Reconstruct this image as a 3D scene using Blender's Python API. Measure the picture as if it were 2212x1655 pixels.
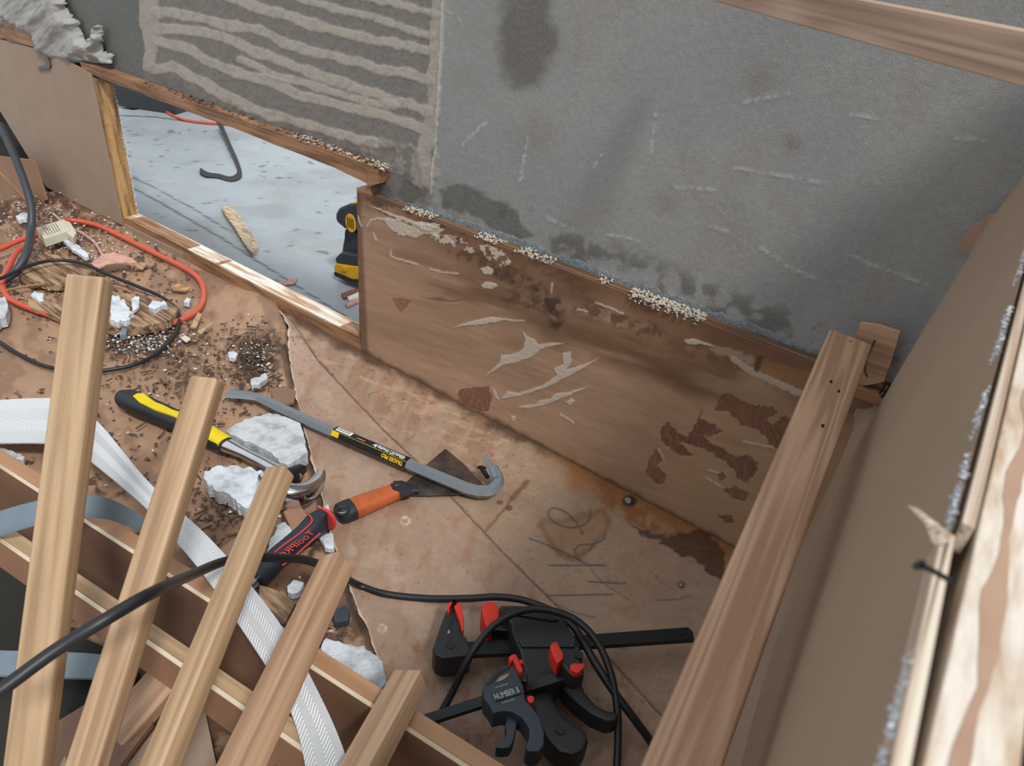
import bpy, bmesh, math, random
import numpy as np
from mathutils import Vector, Matrix

for o in list(bpy.data.objects): bpy.data.objects.remove(o)
SC = bpy.context.scene
COL = SC.collection

# ---------------------------------------------------------------- camera
W, H, FPX = 2212, 1655, 1600.0
CX, CY = 1106.0, 827.5
CAMH, CAMD = 0.65, 0.752            # height above the floor, distance from the back wall
_D = Vector((-256, 2573, 1600)).normalized()
_L = Vector((-2579, -1251, 1600)); _L = (_L - _L.dot(_D) * _D).normalized()
_N = _L.cross(_D).normalized()
if _N.z < 0: _N = -_N
CAM = Vector((0, -CAMD, CAMH))
def ray(px, py):
    v = Vector((px - CX, py - CY, FPX))
    return Vector((-_L.dot(v), _N.dot(v), -_D.dot(v))) / FPX
def pt(px, py, depth): return CAM + ray(px, py) * depth
def pz(px, py, z=0.0):
    r = ray(px, py); return CAM + r * ((z - CAM.z) / r.z)
def pyy(px, py, y=0.0):
    r = ray(px, py); return CAM + r * ((y - CAM.y) / r.y)
A3 = np.array([[-_L.x, _N.x, -_D.x], [-_L.y, _N.y, -_D.y], [-_L.z, _N.z, -_D.z]])
def project(P):
    q = (np.asarray(P) - np.array(CAM)) @ A3.T
    return CX + FPX * q[:, 0] / q[:, 2], CY + FPX * q[:, 1] / q[:, 2]

cd = bpy.data.cameras.new('camera'); cam = bpy.data.objects.new('camera', cd); COL.objects.link(cam)
cd.sensor_width = 36; cd.lens = 36 * FPX / W; cd.clip_start = 0.01; cd.clip_end = 60
right = Vector((-_L.x, _N.x, -_D.x)); down = Vector((-_L.y, _N.y, -_D.y)); fwd = Vector((-_L.z, _N.z, -_D.z))
M = Matrix((( right.x, -down.x, -fwd.x, CAM.x), (right.y, -down.y, -fwd.y, CAM.y), (right.z, -down.z, -fwd.z, CAM.z), (0, 0, 0, 1)))
cam.matrix_world = M
cd.dof.use_dof = True; cd.dof.focus_distance = 0.98; cd.dof.aperture_fstop = 16
SC.camera = cam

# ---------------------------------------------------------------- light
world = bpy.data.worlds.new('daylight'); SC.world = world; world.use_nodes = True
wn = world.node_tree.nodes; wl = world.node_tree.links
bg = wn['Background']; bg.inputs['Strength'].default_value = 0.98
tc = wn.new('ShaderNodeTexCoord'); sep = wn.new('ShaderNodeSeparateXYZ'); wl.new(tc.outputs['Generated'], sep.inputs[0])
rp = wn.new('ShaderNodeValToRGB'); wl.new(sep.outputs['Z'], rp.inputs[0]); wl.new(rp.outputs[0], bg.inputs['Color'])
rp.color_ramp.elements[0].position = 0.0; rp.color_ramp.elements[0].color = (0.42, 0.41, 0.41, 1)
rp.color_ramp.elements[1].position = 0.75; rp.color_ramp.elements[1].color = (0.97, 1.0, 1.04, 1)
sd = bpy.data.lights.new('sun', 'SUN'); sd.energy = 2.5; sd.angle = math.radians(8); sd.color = (1.0, 0.985, 0.96)
sun = bpy.data.objects.new('sun', sd); COL.objects.link(sun)
sun.rotation_euler = Vector((-0.142, 0.075, -0.200)).to_track_quat('-Z', 'Y').to_euler()
sun.location = (1.5, -1.5, 3)
SC.view_settings.view_transform = 'Standard'; SC.view_settings.look = 'None'
SC.view_settings.exposure = 0.0; SC.view_settings.gamma = 1.0; SC.view_settings.use_curve_mapping = False

# ---------------------------------------------------------------- helpers
R = random.Random(7)
def lin(c): return tuple(((v / 255) / 12.92 if v / 255 <= 0.04045 else ((v / 255 + 0.055) / 1.055) ** 2.4) for v in c)
def lin4(c): return lin(c) + (1,)

def mesh_obj(name, verts, faces, mat, parent=None, smooth=False, edges=()):
    me = bpy.data.meshes.new(name)
    vs = [tuple(v) for v in verts]
    o = bpy.data.objects.new(name, me)
    if parent is None:
        a = np.array(vs); c = (a.min(0) + a.max(0)) / 2; c[2] = a[:, 2].min()
        vs = [tuple(v) for v in (a - c)]; o.location = tuple(c)
    me.from_pydata(vs, list(edges), [tuple(f) for f in faces]); me.update()
    if mat: me.materials.append(mat)
    if smooth: me.polygons.foreach_set('use_smooth', [True] * len(me.polygons))
    COL.objects.link(o)
    if parent is not None: adopt(o, parent)
    return o
def world_loc(p):
    v = p.location.copy(); q = p.parent
    return v
def adopt(o, parent):
    # geometry of children is in world coordinates
    o.parent = parent
    base = parent.get('_w')
    m = Matrix.Translation(parent.location) if parent.parent is None else Matrix.Identity(4)
    o.matrix_parent_inverse = m.inverted()
def bm_obj(name, bm, mat, parent=None, smooth=False):
    bmesh.ops.recalc_face_normals(bm, faces=bm.faces)
    vs = [v.co.copy() for v in bm.verts]; bm.verts.index_update()
    fs = [[v.index for v in f.verts] for f in bm.faces]
    bm.free()
    return mesh_obj(name, vs, fs, mat, parent, smooth)
def tag(o, label, cat=None, group=None, kind=None):
    if label: o['label'] = label
    if cat: o['category'] = cat
    if group: o['group'] = group
    if kind: o['kind'] = kind
    return o
def struct(o): o['kind'] = 'structure'; return o
def empty(name, loc):
    o = bpy.data.objects.new(name, None); o.empty_display_size = 0.02; o.location = loc; COL.objects.link(o); return o
def autosmooth(o, ang=35):
    me = o.data
    me.polygons.foreach_set('use_smooth', [True] * len(me.polygons))
    bm = bmesh.new(); bm.from_mesh(me)
    for e in bm.edges:
        if len(e.link_faces) == 2 and e.calc_face_angle(0) > math.radians(ang): e.smooth = False
    bm.to_mesh(me); bm.free()
    return o

def slab(name, pts, ext, mat, parent=None, bevel=0.0, segs=2, smooth=True):
    """polygon of 3D points extruded by vector ext"""
    bm = bmesh.new()
    vs = [bm.verts.new(p) for p in pts]
    f = bm.faces.new(vs)
    r = bmesh.ops.extrude_face_region(bm, geom=[f])
    nv = [g for g in r['geom'] if isinstance(g, bmesh.types.BMVert)]
    bmesh.ops.translate(bm, verts=nv, vec=ext)
    bmesh.ops.recalc_face_normals(bm, faces=bm.faces)
    if bevel:
        es = [e for e in bm.edges if len(e.link_faces) == 2 and e.calc_face_angle(0) > 0.6]
        bmesh.ops.bevel(bm, geom=es, offset=bevel, segments=segs, profile=0.5, affect='EDGES', clamp_overlap=True)
    o = bm_obj(name, bm, mat, parent)
    if smooth: autosmooth(o)
    if bevel:
        wm = o.modifiers.new('weighted', 'WEIGHTED_NORMAL'); wm.keep_sharp = True; wm.weight = 100
    return o
def zslab(name, pxs, z, th, mat, parent=None, bevel=0.0, **k):
    return slab(name, [pz(x, y, z) for x, y in pxs], Vector((0, 0, -th)), mat, parent, bevel, **k)
def yslab(name, pxs, y, th, mat, parent=None, bevel=0.0, **k):
    return slab(name, [pyy(a, b, y) for a, b in pxs], Vector((0, th, 0)), mat, parent, bevel, **k)

def jag(pts, step, amp, seed=0, closed=True):
    """densify a px outline and roughen it"""
    r = random.Random(seed); out = []
    n = len(pts)
    for i in range(n if closed else n - 1):
        a = pts[i]; b = pts[(i + 1) % n]
        d = math.hypot(b[0] - a[0], b[1] - a[1]); k = max(1, int(d / step))
        for j in range(k):
            t = j / k
            out.append((a[0] + (b[0] - a[0]) * t + r.uniform(-amp, amp), a[1] + (b[1] - a[1]) * t + r.uniform(-amp, amp)))
    if not closed: out.append(pts[-1])
    return out

def catmull(pts, n=8):
    P = [Vector(p) for p in pts]
    P = [P[0] * 2 - P[1]] + P + [P[-1] * 2 - P[-2]]
    out = []
    for i in range(1, len(P) - 2):
        for j in range(n):
            t = j / n; t2 = t * t; t3 = t2 * t
            out.append(0.5 * ((2 * P[i]) + (-P[i - 1] + P[i + 1]) * t + (2 * P[i - 1] - 5 * P[i] + 4 * P[i + 1] - P[i + 2]) * t2 + (-P[i - 1] + 3 * P[i] - 3 * P[i + 1] + P[i + 2]) * t3))
    out.append(P[-2]); return out
def interp(vals, n, total):
    out = []
    for k in range(total):
        s = k / (total - 1) * (len(vals) - 1); i = min(int(s), len(vals) - 2); t = s - i
        a, b = vals[i], vals[i + 1]
        out.append(tuple(x + (y - x) * t for x, y in zip(a, b)) if isinstance(a, tuple) else a + (b - a) * t)
    return out
def sweep(name, pts, sizes, mat, parent=None, sides=16, up=Vector((0, 0, 1)), phase=0.0, smooth=True, cap=True, power=2.0, ang=35):
    """sizes = list of (half width, half height) per point"""
    pts = [Vector(p) for p in pts]; n = len(pts)
    if len(sizes) != n: sizes = interp(sizes, 0, n)
    vs = []; fs = []
    side = None
    for i, p in enumerate(pts):
        t = (pts[min(i + 1, n - 1)] - pts[max(i - 1, 0)]).normalized()
        if up is not None:
            sd_ = t.cross(up)
            if sd_.length < 1e-4: sd_ = side or Vector((1, 0, 0))
            sd_.normalize()
            if side is not None and sd_.dot(side) < 0 : sd_ = -sd_
        else:
            sd_ = t.orthogonal().normalized() if side is None else (side - side.dot(t) * t).normalized()
        side = sd_; u = side.cross(t).normalized()
        a, b = sizes[i] if isinstance(sizes[i], tuple) else (sizes[i], sizes[i])
        for k in range(sides):
            th = phase + 2 * math.pi * k / sides; c, s = math.cos(th), math.sin(th)
            e = 2.0 / power
            x = math.copysign(abs(c) ** e, c) * a; y = math.copysign(abs(s) ** e, s) * b
            vs.append(p + side * x + u * y)
    for i in range(n - 1):
        for k in range(sides):
            k2 = (k + 1) % sides
            fs.append((i * sides + k, i * sides + k2, (i + 1) * sides + k2, (i + 1) * sides + k))
    if cap:
        fs.append(tuple(range(sides))[::-1]); fs.append(tuple((n - 1) * sides + k for k in range(sides)))
    o = mesh_obj(name, vs, fs, mat, parent)
    bm = bmesh.new(); bm.from_mesh(o.data); bmesh.ops.recalc_face_normals(bm, faces=bm.faces); bm.to_mesh(o.data); bm.free()
    if smooth: autosmooth(o, ang)
    return o
def bar(name, P, Q, w, h, mat, parent=None, up=Vector((0, 0, 1)), bevel=0.002, segs=3, roll=0.0, ext0=0.0, ext1=0.0):
    """box with its length along P->Q, built in its own frame so that the grain follows it"""
    P = Vector(P); Q = Vector(Q); t = (Q - P).normalized(); P = P - t * ext0; Q = Q + t * ext1
    L = (Q - P).length
    s = t.cross(up).normalized(); u = s.cross(t).normalized()
    if roll:
        rm = Matrix.Rotation(roll, 3, t); s = rm @ s; u = rm @ u
    bm = bmesh.new(); bmesh.ops.create_cube(bm, size=1)
    for v in bm.verts: v.co = Vector(((v.co.x + 0.5) * L, v.co.y * w, v.co.z * h))
    if bevel: bmesh.ops.bevel(bm, geom=list(bm.edges), offset=bevel, segments=segs, profile=0.5, affect='EDGES', clamp_overlap=True)
    me = bpy.data.meshes.new(name); bm.to_mesh(me); bm.free()
    me.materials.append(mat)
    o = bpy.data.objects.new(name, me); COL.objects.link(o)
    m = Matrix(((t.x, s.x, u.x, P.x), (t.y, s.y, u.y, P.y), (t.z, s.z, u.z, P.z), (0, 0, 0, 1)))
    if parent is not None: adopt(o, parent)
    o.matrix_basis = m
    autosmooth(o)
    if bevel:
        wm = o.modifiers.new('weighted', 'WEIGHTED_NORMAL'); wm.keep_sharp = True; wm.weight = 100
    return o
def ribbon(name, Ls, Rs, th, mat, parent=None, n=8, m=4):
    """strap between two edge polylines (3D), with thickness"""
    A = catmull(Ls, n); B = catmull(Rs, n); k = len(A)
    vs = []; fs = []; uv = []
    acc = 0
    for i in range(k):
        if i: acc += ((A[i] + B[i]) / 2 - (A[i - 1] + B[i - 1]) / 2).length
        for j in range(m + 1):
            vs.append(A[i].lerp(B[i], j / m)); uv.append((j / m, acc))
    tt = Vector((0, 0, 1))
    nv = len(vs)
    for v in list(vs): vs.append(v - tt * th)
    uv = uv + uv
    q = m + 1
    for i in range(k - 1):
        for j in range(m):
            a = i * q + j
            fs.append((a, a + 1, a + q + 1, a + q)); fs.append((nv + a, nv + a + q, nv + a + q + 1, nv + a + 1))
        for j in (0, m):
            a = i * q + j; fs.append((a, a + q, nv + a + q, nv + a))
    for i in (0, k - 1):
        for j in range(m):
            a = i * q + j; fs.append((a, nv + a, nv + a + 1, a + 1))
    o = mesh_obj(name, vs, fs, mat, parent, smooth=False)
    at = o.data.attributes.new('uvw', 'FLOAT_VECTOR', 'POINT')
    at.data.foreach_set('vector', np.array([(a, b, 0) for a, b in uv], dtype=np.float32).ravel())
    bm = bmesh.new(); bm.from_mesh(o.data); bmesh.ops.recalc_face_normals(bm, faces=bm.faces); bm.to_mesh(o.data); bm.free()
    autosmooth(o, 40)
    return o
def text(s, size, P, dx, dy, mat, parent, name='lettering', th=0.0002, bold=0.0, xs=1.0, font_shear=0.0):
    cu = bpy.data.curves.new('t', 'FONT'); cu.body = s; cu.size = size; cu.extrude = th; cu.offset = bold; cu.shear = font_shear
    cu.align_x = 'CENTER'; cu.align_y = 'CENTER'
    to = bpy.data.objects.new('t', cu); COL.objects.link(to)
    dg = bpy.context.evaluated_depsgraph_get(); me = bpy.data.meshes.new_from_object(to.evaluated_get(dg))
    bpy.data.objects.remove(to); bpy.data.curves.remove(cu)
    dx = Vector(dx).normalized(); dy = Vector(dy); dy = (dy - dy.dot(dx) * dx).normalized(); dn = dx.cross(dy)
    vs = [P + dx * v.co.x * xs + dy * v.co.y + dn * v.co.z for v in me.vertices]; fs = [tuple(p.vertices) for p in me.polygons]
    bpy.data.meshes.remove(me)
    return mesh_obj(name, vs, fs, mat, parent)

# ---- numpy noise and painting
def vnoise(x, y, seed=0):
    xi = np.floor(x).astype(np.int64); yi = np.floor(y).astype(np.int64); fx = x - xi; fy = y - yi
    fx = fx * fx * (3 - 2 * fx); fy = fy * fy * (3 - 2 * fy)
    def h(a, b):
        n = (a * 374761393 + b * 668265263 + seed * 974634777) & 0x7fffffff
        n = ((n ^ (n >> 13)) * 1274126177) & 0x7fffffff
        return ((n ^ (n >> 16)) & 0xffff) / 65535.0
    return (h(xi, yi) * (1 - fx) + h(xi + 1, yi) * fx) * (1 - fy) + (h(xi, yi + 1) * (1 - fx) + h(xi + 1, yi + 1) * fx) * fy
def fbm(x, y, scale, octv=4, seed=0, sx=1.0, sy=1.0, rot=0.0):
    c, s = math.cos(rot), math.sin(rot)
    X = (x * c + y * s) / scale * sx; Y = (-x * s + y * c) / scale * sy
    out = 0; a = 0.5; t = 0
    for i in range(octv):
        out = out + a * vnoise(X + 31.7 * i, Y + 17.3 * i, seed + i); t += a; a *= 0.5; X = X * 2; Y = Y * 2
    return out / t
def sstep(a, b, x):
    t = np.clip((x - a) / (b - a), 0, 1); return t * t * (3 - 2 * t)
def segd(px, py, poly):
    d = np.full(px.shape, 1e9)
    for (x0, y0), (x1, y1) in zip(poly[:-1], poly[1:]):
        dx, dy = x1 - x0, y1 - y0; l = dx * dx + dy * dy + 1e-9
        t = np.clip(((px - x0) * dx + (py - y0) * dy) / l, 0, 1)
        d = np.minimum(d, np.hypot(px - x0 - t * dx, py - y0 - t * dy))
    return d
def polyin(px, py, poly):
    ins = np.zeros(px.shape, bool); n = len(poly)
    for i in range(n):
        x0, y0 = poly[i]; x1, y1 = poly[(i + 1) % n]
        if y0 == y1: continue
        c = ((y0 > py) != (y1 > py)) & (px < (x1 - x0) * (py - y0) / (y1 - y0) + x0)
        ins ^= c
    return ins
def pmask(px, py, poly, soft=2.0, jit=0.0, js=8.0, seed=3):
    if jit:
        px = px + (fbm(px, py, js, 3, seed) - 0.5) * 2 * jit; py = py + (fbm(px, py, js, 3, seed + 9) - 0.5) * 2 * jit
    x0 = min(p[0] for p in poly) - soft * 2; x1 = max(p[0] for p in poly) + soft * 2
    y0 = min(p[1] for p in poly) - soft * 2; y1 = max(p[1] for p in poly) + soft * 2
    m = np.zeros(px.shape); sel = (px > x0) & (px < x1) & (py > y0) & (py < y1)
    if not sel.any(): return m
    a, b = px[sel], py[sel]
    sd_ = segd(a, b, poly + [poly[0]]); ins = polyin(a, b, poly)
    m[sel] = sstep(-soft, soft, np.where(ins, sd_, -sd_)); return m
def lmask(px, py, poly, hw, soft=1.5, jit=0.0, js=10, seed=5):
    if jit:
        px = px + (fbm(px, py, js, 3, seed) - 0.5) * 2 * jit; py = py + (fbm(px, py, js, 3, seed + 9) - 0.5) * 2 * jit
    return 1 - sstep(hw - soft, hw + soft, segd(px, py, poly))
def over(c, m, col, k=1.0):
    m = (np.clip(m, 0, 1) * k)[:, None]; col = np.array(lin(col)) if not isinstance(col, np.ndarray) else col
    return c * (1 - m) + col * m
def crop(pts, ox, oy, s): return [(ox + x / s, oy + y / s) for x, y in pts]

def paint_mesh(name, V, nu, nv, color, mat, keep=None):
    """structured grid (nu x nv vertices) with an albedo attribute"""
    idx = np.arange(nu * nv).reshape(nu, nv)
    q = np.stack([idx[:-1, :-1], idx[1:, :-1], idx[1:, 1:], idx[:-1, 1:]], -1).reshape(-1, 4)
    if keep is not None:
        q = q[keep[q].all(1)]
        used = np.unique(q); mp = np.full(nu * nv, -1); mp[used] = np.arange(len(used)); q = mp[q]; V = V[used]; color = color[used]
    c = (V.min(0) + V.max(0)) / 2; c[2] = V[:, 2].min()
    me = bpy.data.meshes.new(name); me.vertices.add(len(V)); me.vertices.foreach_set('co', (V - c).astype(np.float32).ravel())
    me.loops.add(len(q) * 4); me.loops.foreach_set('vertex_index', q.ravel().astype(np.int32))
    me.polygons.add(len(q)); me.polygons.foreach_set('loop_start', np.arange(0, len(q) * 4, 4, dtype=np.int32))
    me.polygons.foreach_set('use_smooth', np.ones(len(q), bool))
    me.update(calc_edges=True)
    at = me.attributes.new('albedo', 'FLOAT_COLOR', 'POINT')
    rgba = np.ones((len(V), 4), np.float32); rgba[:, :3] = np.clip(color, 0.002, 1); at.data.foreach_set('color', rgba.ravel())
    me.materials.append(mat); o = bpy.data.objects.new(name, me); o.location = tuple(c); COL.objects.link(o)
    return o

# ---------------------------------------------------------------- materials
def new_mat(name):
    m = bpy.data.materials.new(name); m.use_nodes = True
    return m, m.node_tree.nodes, m.node_tree.links, m.node_tree.nodes['Principled BSDF']
def plain(name, c, rough=0.6, metal=0.0, noise=0.12, nscale=60, bump=0.0, bscale=400, coat=0.0, spec=0.5):
    m, n, l, b = new_mat(name)
    tc = n.new('ShaderNodeTexCoord'); nz = n.new('ShaderNodeTexNoise'); nz.inputs['Scale'].default_value = nscale; nz.inputs['Detail'].default_value = 5
    l.new(tc.outputs['Object'], nz.inputs['Vector'])
    r = n.new('ShaderNodeValToRGB'); l.new(nz.outputs['Fac'], r.inputs[0]); c = lin(c)
    r.color_ramp.elements[0].position = 0.3; r.color_ramp.elements[1].position = 0.7
    r.color_ramp.elements[0].color = tuple(v * (1 - noise) for v in c) + (1,); r.color_ramp.elements[1].color = tuple(min(1, v * (1 + noise)) for v in c) + (1,)
    l.new(r.outputs[0], b.inputs['Base Color'])
    b.inputs['Roughness'].default_value = rough; b.inputs['Metallic'].default_value = metal; b.inputs['Coat Weight'].default_value = coat
    b.inputs['Specular IOR Level'].default_value = spec
    if bump:
        n2 = n.new('ShaderNodeTexNoise'); n2.inputs['Scale'].default_value = bscale; n2.inputs['Detail'].default_value = 4; l.new(tc.outputs['Object'], n2.inputs['Vector'])
        bp = n.new('ShaderNodeBump'); bp.inputs['Strength'].default_value = bump; bp.inputs['Distance'].default_value = 0.002
        l.new(n2.outputs['Fac'], bp.inputs['Height']); l.new(bp.outputs[0], b.inputs['Normal'])
    return m
def wood(name, c1, c2, rough=0.55, sc=(3, 90, 90), seed=0.0, knots=0.0, rings=0.5):
    m, n, l, b = new_mat(name)
    tc = n.new('ShaderNodeTexCoord'); mp = n.new('ShaderNodeMapping'); l.new(tc.outputs['Object'], mp.inputs[0])
    mp.inputs['Scale'].default_value = sc; mp.inputs['Location'].default_value = (seed, seed * 2.1, seed * 3.3)
    nz = n.new('ShaderNodeTexNoise'); nz.inputs['Scale'].default_value = 1.0; nz.inputs['Detail'].default_value = 6; nz.inputs['Roughness'].default_value = 0.6
    l.new(mp.outputs[0], nz.inputs['Vector'])
    # growth rings: bands across the board bent by slow noise
    mp2 = n.new('ShaderNodeMapping'); l.new(tc.outputs['Object'], mp2.inputs[0]); mp2.inputs['Scale'].default_value = (1.6, 42, 42); mp2.inputs['Location'].default_value = (seed * 1.7, seed, 0.3)
    n2 = n.new('ShaderNodeTexNoise'); n2.inputs['Scale'].default_value = 1.0; n2.inputs['Detail'].default_value = 1.5; l.new(mp2.outputs[0], n2.inputs['Vector'])
    mm = n.new('ShaderNodeMath'); mm.operation = 'MULTIPLY'; mm.inputs[1].default_value = 46; l.new(n2.outputs['Fac'], mm.inputs[0])
    sn = n.new('ShaderNodeMath'); sn.operation = 'SINE'; l.new(mm.outputs[0], sn.inputs[0])
    ad = n.new('ShaderNodeMath'); ad.operation = 'MULTIPLY_ADD'; ad.inputs[1].default_value = 0.13 * rings; l.new(sn.outputs[0], ad.inputs[0]); l.new(nz.outputs['Fac'], ad.inputs[2])
    r = n.new('ShaderNodeValToRGB'); l.new(ad.outputs[0], r.inputs[0])
    r.color_ramp.elements[0].position = 0.37; r.color_ramp.elements[0].color = lin4(c1); r.color_ramp.elements[1].position = 0.60; r.color_ramp.elements[1].color = lin4(c2)
    l.new(r.outputs[0], b.inputs['Base Color']); b.inputs['Roughness'].default_value = rough
    bp = n.new('ShaderNodeBump'); bp.inputs['Strength'].default_value = 0.12; bp.inputs['Distance'].default_value = 0.0006; l.new(ad.outputs[0], bp.inputs['Height']); l.new(bp.outputs[0], b.inputs['Normal'])
    return m
def painted(name, rough=0.6, nscale=90, namp=0.18, bump=0.25, bscale=500, speck=0.0, sscale=700, speccol=(205, 205, 200), stretch=(1, 1, 1), spec=0.4, bdist=0.001):
    m, n, l, b = new_mat(name)
    at = n.new('ShaderNodeAttribute'); at.attribute_name = 'albedo'; at.attribute_type = 'GEOMETRY'
    tc = n.new('ShaderNodeTexCoord'); mp = n.new('ShaderNodeMapping'); mp.inputs['Scale'].default_value = stretch; l.new(tc.outputs['Object'], mp.inputs[0])
    nz = n.new('ShaderNodeTexNoise'); nz.inputs['Scale'].default_value = nscale; nz.inputs['Detail'].default_value = 6; nz.inputs['Roughness'].default_value = 0.65; l.new(mp.outputs[0], nz.inputs['Vector'])
    mr = n.new('ShaderNodeMapRange'); mr.inputs['From Min'].default_value = 0.3; mr.inputs['From Max'].default_value = 0.7; mr.inputs['To Min'].default_value = 1 - namp; mr.inputs['To Max'].default_value = 1 + namp
    l.new(nz.outputs['Fac'], mr.inputs[0])
    mx = n.new('ShaderNodeVectorMath'); mx.operation = 'SCALE'; l.new(at.outputs['Color'], mx.inputs[0]); l.new(mr.outputs[0], mx.inputs['Scale'])
    out = mx.outputs[0]
    n2 = n.new('ShaderNodeTexNoise'); n2.inputs['Scale'].default_value = bscale; n2.inputs['Detail'].default_value = 3; l.new(tc.outputs['Object'], n2.inputs['Vector'])
    if speck:
        n3 = n.new('ShaderNodeTexNoise'); n3.inputs['Scale'].default_value = sscale; n3.inputs['Detail'].default_value = 2; l.new(tc.outputs['Object'], n3.inputs['Vector'])
        r3 = n.new('ShaderNodeMapRange'); r3.inputs['From Min'].default_value = 0.60; r3.inputs['From Max'].default_value = 0.70; r3.inputs['To Max'].default_value = speck; l.new(n3.outputs['Fac'], r3.inputs[0])
        n4 = n.new('ShaderNodeTexNoise'); n4.inputs['Scale'].default_value = 14; l.new(tc.outputs['Object'], n4.inputs['Vector'])
        m4 = n.new('ShaderNodeMath'); m4.operation = 'MULTIPLY'; l.new(r3.outputs[0], m4.inputs[0]); l.new(n4.outputs['Fac'], m4.inputs[1])
        mc = n.new('ShaderNodeMix'); mc.data_type = 'RGBA'; l.new(m4.outputs[0], mc.inputs[0]); l.new(out, mc.inputs[6]); mc.inputs[7].default_value = lin4(speccol); out = mc.outputs[2]
    l.new(out, b.inputs['Base Color']); b.inputs['Roughness'].default_value = rough; b.inputs['Specular IOR Level'].default_value = spec
    bp = n.new('ShaderNodeBump'); bp.inputs['Strength'].default_value = bump; bp.inputs['Distance'].default_value = bdist; l.new(n2.outputs['Fac'], bp.inputs['Height']); l.new(bp.outputs[0], b.inputs['Normal'])
    return m

def foam_mat(name, c=(228, 232, 236)):
    m, n, l, b = new_mat(name)
    tc = n.new('ShaderNodeTexCoord'); v = n.new('ShaderNodeTexVoronoi'); v.inputs['Scale'].default_value = 330; l.new(tc.outputs['Object'], v.inputs['Vector'])
    nz = n.new('ShaderNodeTexNoise'); nz.inputs['Scale'].default_value = 45; nz.inputs['Detail'].default_value = 6; l.new(tc.outputs['Object'], nz.inputs['Vector'])
    r = n.new('ShaderNodeValToRGB'); l.new(nz.outputs['Fac'], r.inputs[0]); r.color_ramp.elements[0].position = 0.34; r.color_ramp.elements[0].color = lin4(tuple(int(x * .82) for x in c)); r.color_ramp.elements[1].position = 0.55; r.color_ramp.elements[1].color = lin4(c)
    l.new(r.outputs[0], b.inputs['Base Color']); b.inputs['Roughness'].default_value = 0.85
    bp = n.new('ShaderNodeBump'); bp.inputs['Strength'].default_value = 0.55; bp.inputs['Distance'].default_value = 0.0015; l.new(v.outputs['Distance'], bp.inputs['Height']); l.new(bp.outputs[0], b.inputs['Normal'])
    return m
def web_mat(name, c, period=0.0022, chevron=1.0):
    m, n, l, b = new_mat(name)
    at = n.new('ShaderNodeAttribute'); at.attribute_name = 'uvw'; sp = n.new('ShaderNodeSeparateXYZ'); l.new(at.outputs['Vector'], sp.inputs[0])
    # herringbone: |u*2 - 1| folded and added to the length
    a = n.new('ShaderNodeMath'); a.operation = 'PINGPONG'; a.inputs[1].default_value = 0.25; l.new(sp.outputs['X'], a.inputs[0])
    k = n.new('ShaderNodeMath'); k.operation = 'MULTIPLY'; k.inputs[1].default_value = 0.055 * chevron; l.new(a.outputs[0], k.inputs[0])
    s = n.new('ShaderNodeMath'); s.operation = 'ADD'; l.new(k.outputs[0], s.inputs[0]); l.new(sp.outputs['Y'], s.inputs[1])
    q = n.new('ShaderNodeMath'); q.operation = 'MULTIPLY'; q.inputs[1].default_value = 2 * math.pi / period; l.new(s.outputs[0], q.inputs[0])
    w = n.new('ShaderNodeMath'); w.operation = 'SINE'; l.new(q.outputs[0], w.inputs[0])
    r = n.new('ShaderNodeMapRange'); r.inputs['From Min'].default_value = -1; l.new(w.outputs[0], r.inputs[0])
    mc = n.new('ShaderNodeMix'); mc.data_type = 'RGBA'; l.new(r.outputs[0], mc.inputs[0]); mc.inputs[6].default_value = lin4(tuple(int(x * .74) for x in c)); mc.inputs[7].default_value = lin4(c)
    l.new(mc.outputs[2], b.inputs['Base Color']); b.inputs['Roughness'].default_value = 0.5
    bp = n.new('ShaderNodeBump'); bp.inputs['Strength'].default_value = 0.6; bp.inputs['Distance'].default_value = 0.0006; l.new(w.outputs[0], bp.inputs['Height']); l.new(bp.outputs[0], b.inputs['Normal'])
    return m

MT = {}
MT['pine'] = wood('pine', (150, 121, 90), (182, 153, 120), sc=(3, 70, 70))
MT['pine2'] = wood('pine_b', (148, 119, 90), (182, 152, 120), seed=3.1)
MT['pine3'] = wood('pine_c', (152, 121, 94), (188, 158, 128), seed=6.4)
MT['pine_pink'] = wood('pink_pine', (158, 124, 98), (190, 156, 126), seed=1.4, rings=0.35)
MT['beam'] = wood('old_pine', (160, 124, 98), (190, 156, 128), seed=9.2, rings=0.9)
MT['topbar'] = wood('upper_rail_pine', (152, 124, 104), (194, 166, 144), seed=4.2, rings=0.5, sc=(1.5, 150, 150))
MT['ply_edge'] = wood('ply_edge', (150, 120, 92), (220, 205, 180), sc=(3, 20, 700), rings=0)
MT['ply_skin'] = plain('ply_face', (150, 112, 86), 0.6, nscale=12)
MT['ply_skin2'] = plain('ply_face_dark', (128, 98, 78), 0.6, nscale=12)
MT['sillw'] = wood('weathered_sill', (176, 140, 104), (226, 220, 210), sc=(9, 60, 60), seed=8, rings=.6)
MT['wet_edge'] = wood('wet_ply_edge', (50, 35, 26), (138, 104, 76), sc=(4, 480, 480), seed=8, rings=.3)
MT['palewood'] = wood('pale_splinter_wood', (150, 122, 94), (212, 192, 162), sc=(40, 120, 60), seed=3, rings=.3)
MT['golden'] = wood('golden_timber', (112, 82, 50), (186, 148, 98), sc=(60, 60, 8), seed=2.0, rings=0.15)
MT['oldrail'] = wood('aged_timber', (112, 80, 56), (158, 120, 88), sc=(10, 60, 60), seed=5.0)
MT['beige'] = plain('beige_lining', (158, 138, 120), 0.75, noise=0.06, nscale=14, bump=0.1)
MT['fabric'] = plain('beige_fabric', (160, 140, 118), 0.85, noise=0.05, nscale=10, bump=0.25, bscale=900)
MT['foam'] = foam_mat('foam', (208, 215, 222))
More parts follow.
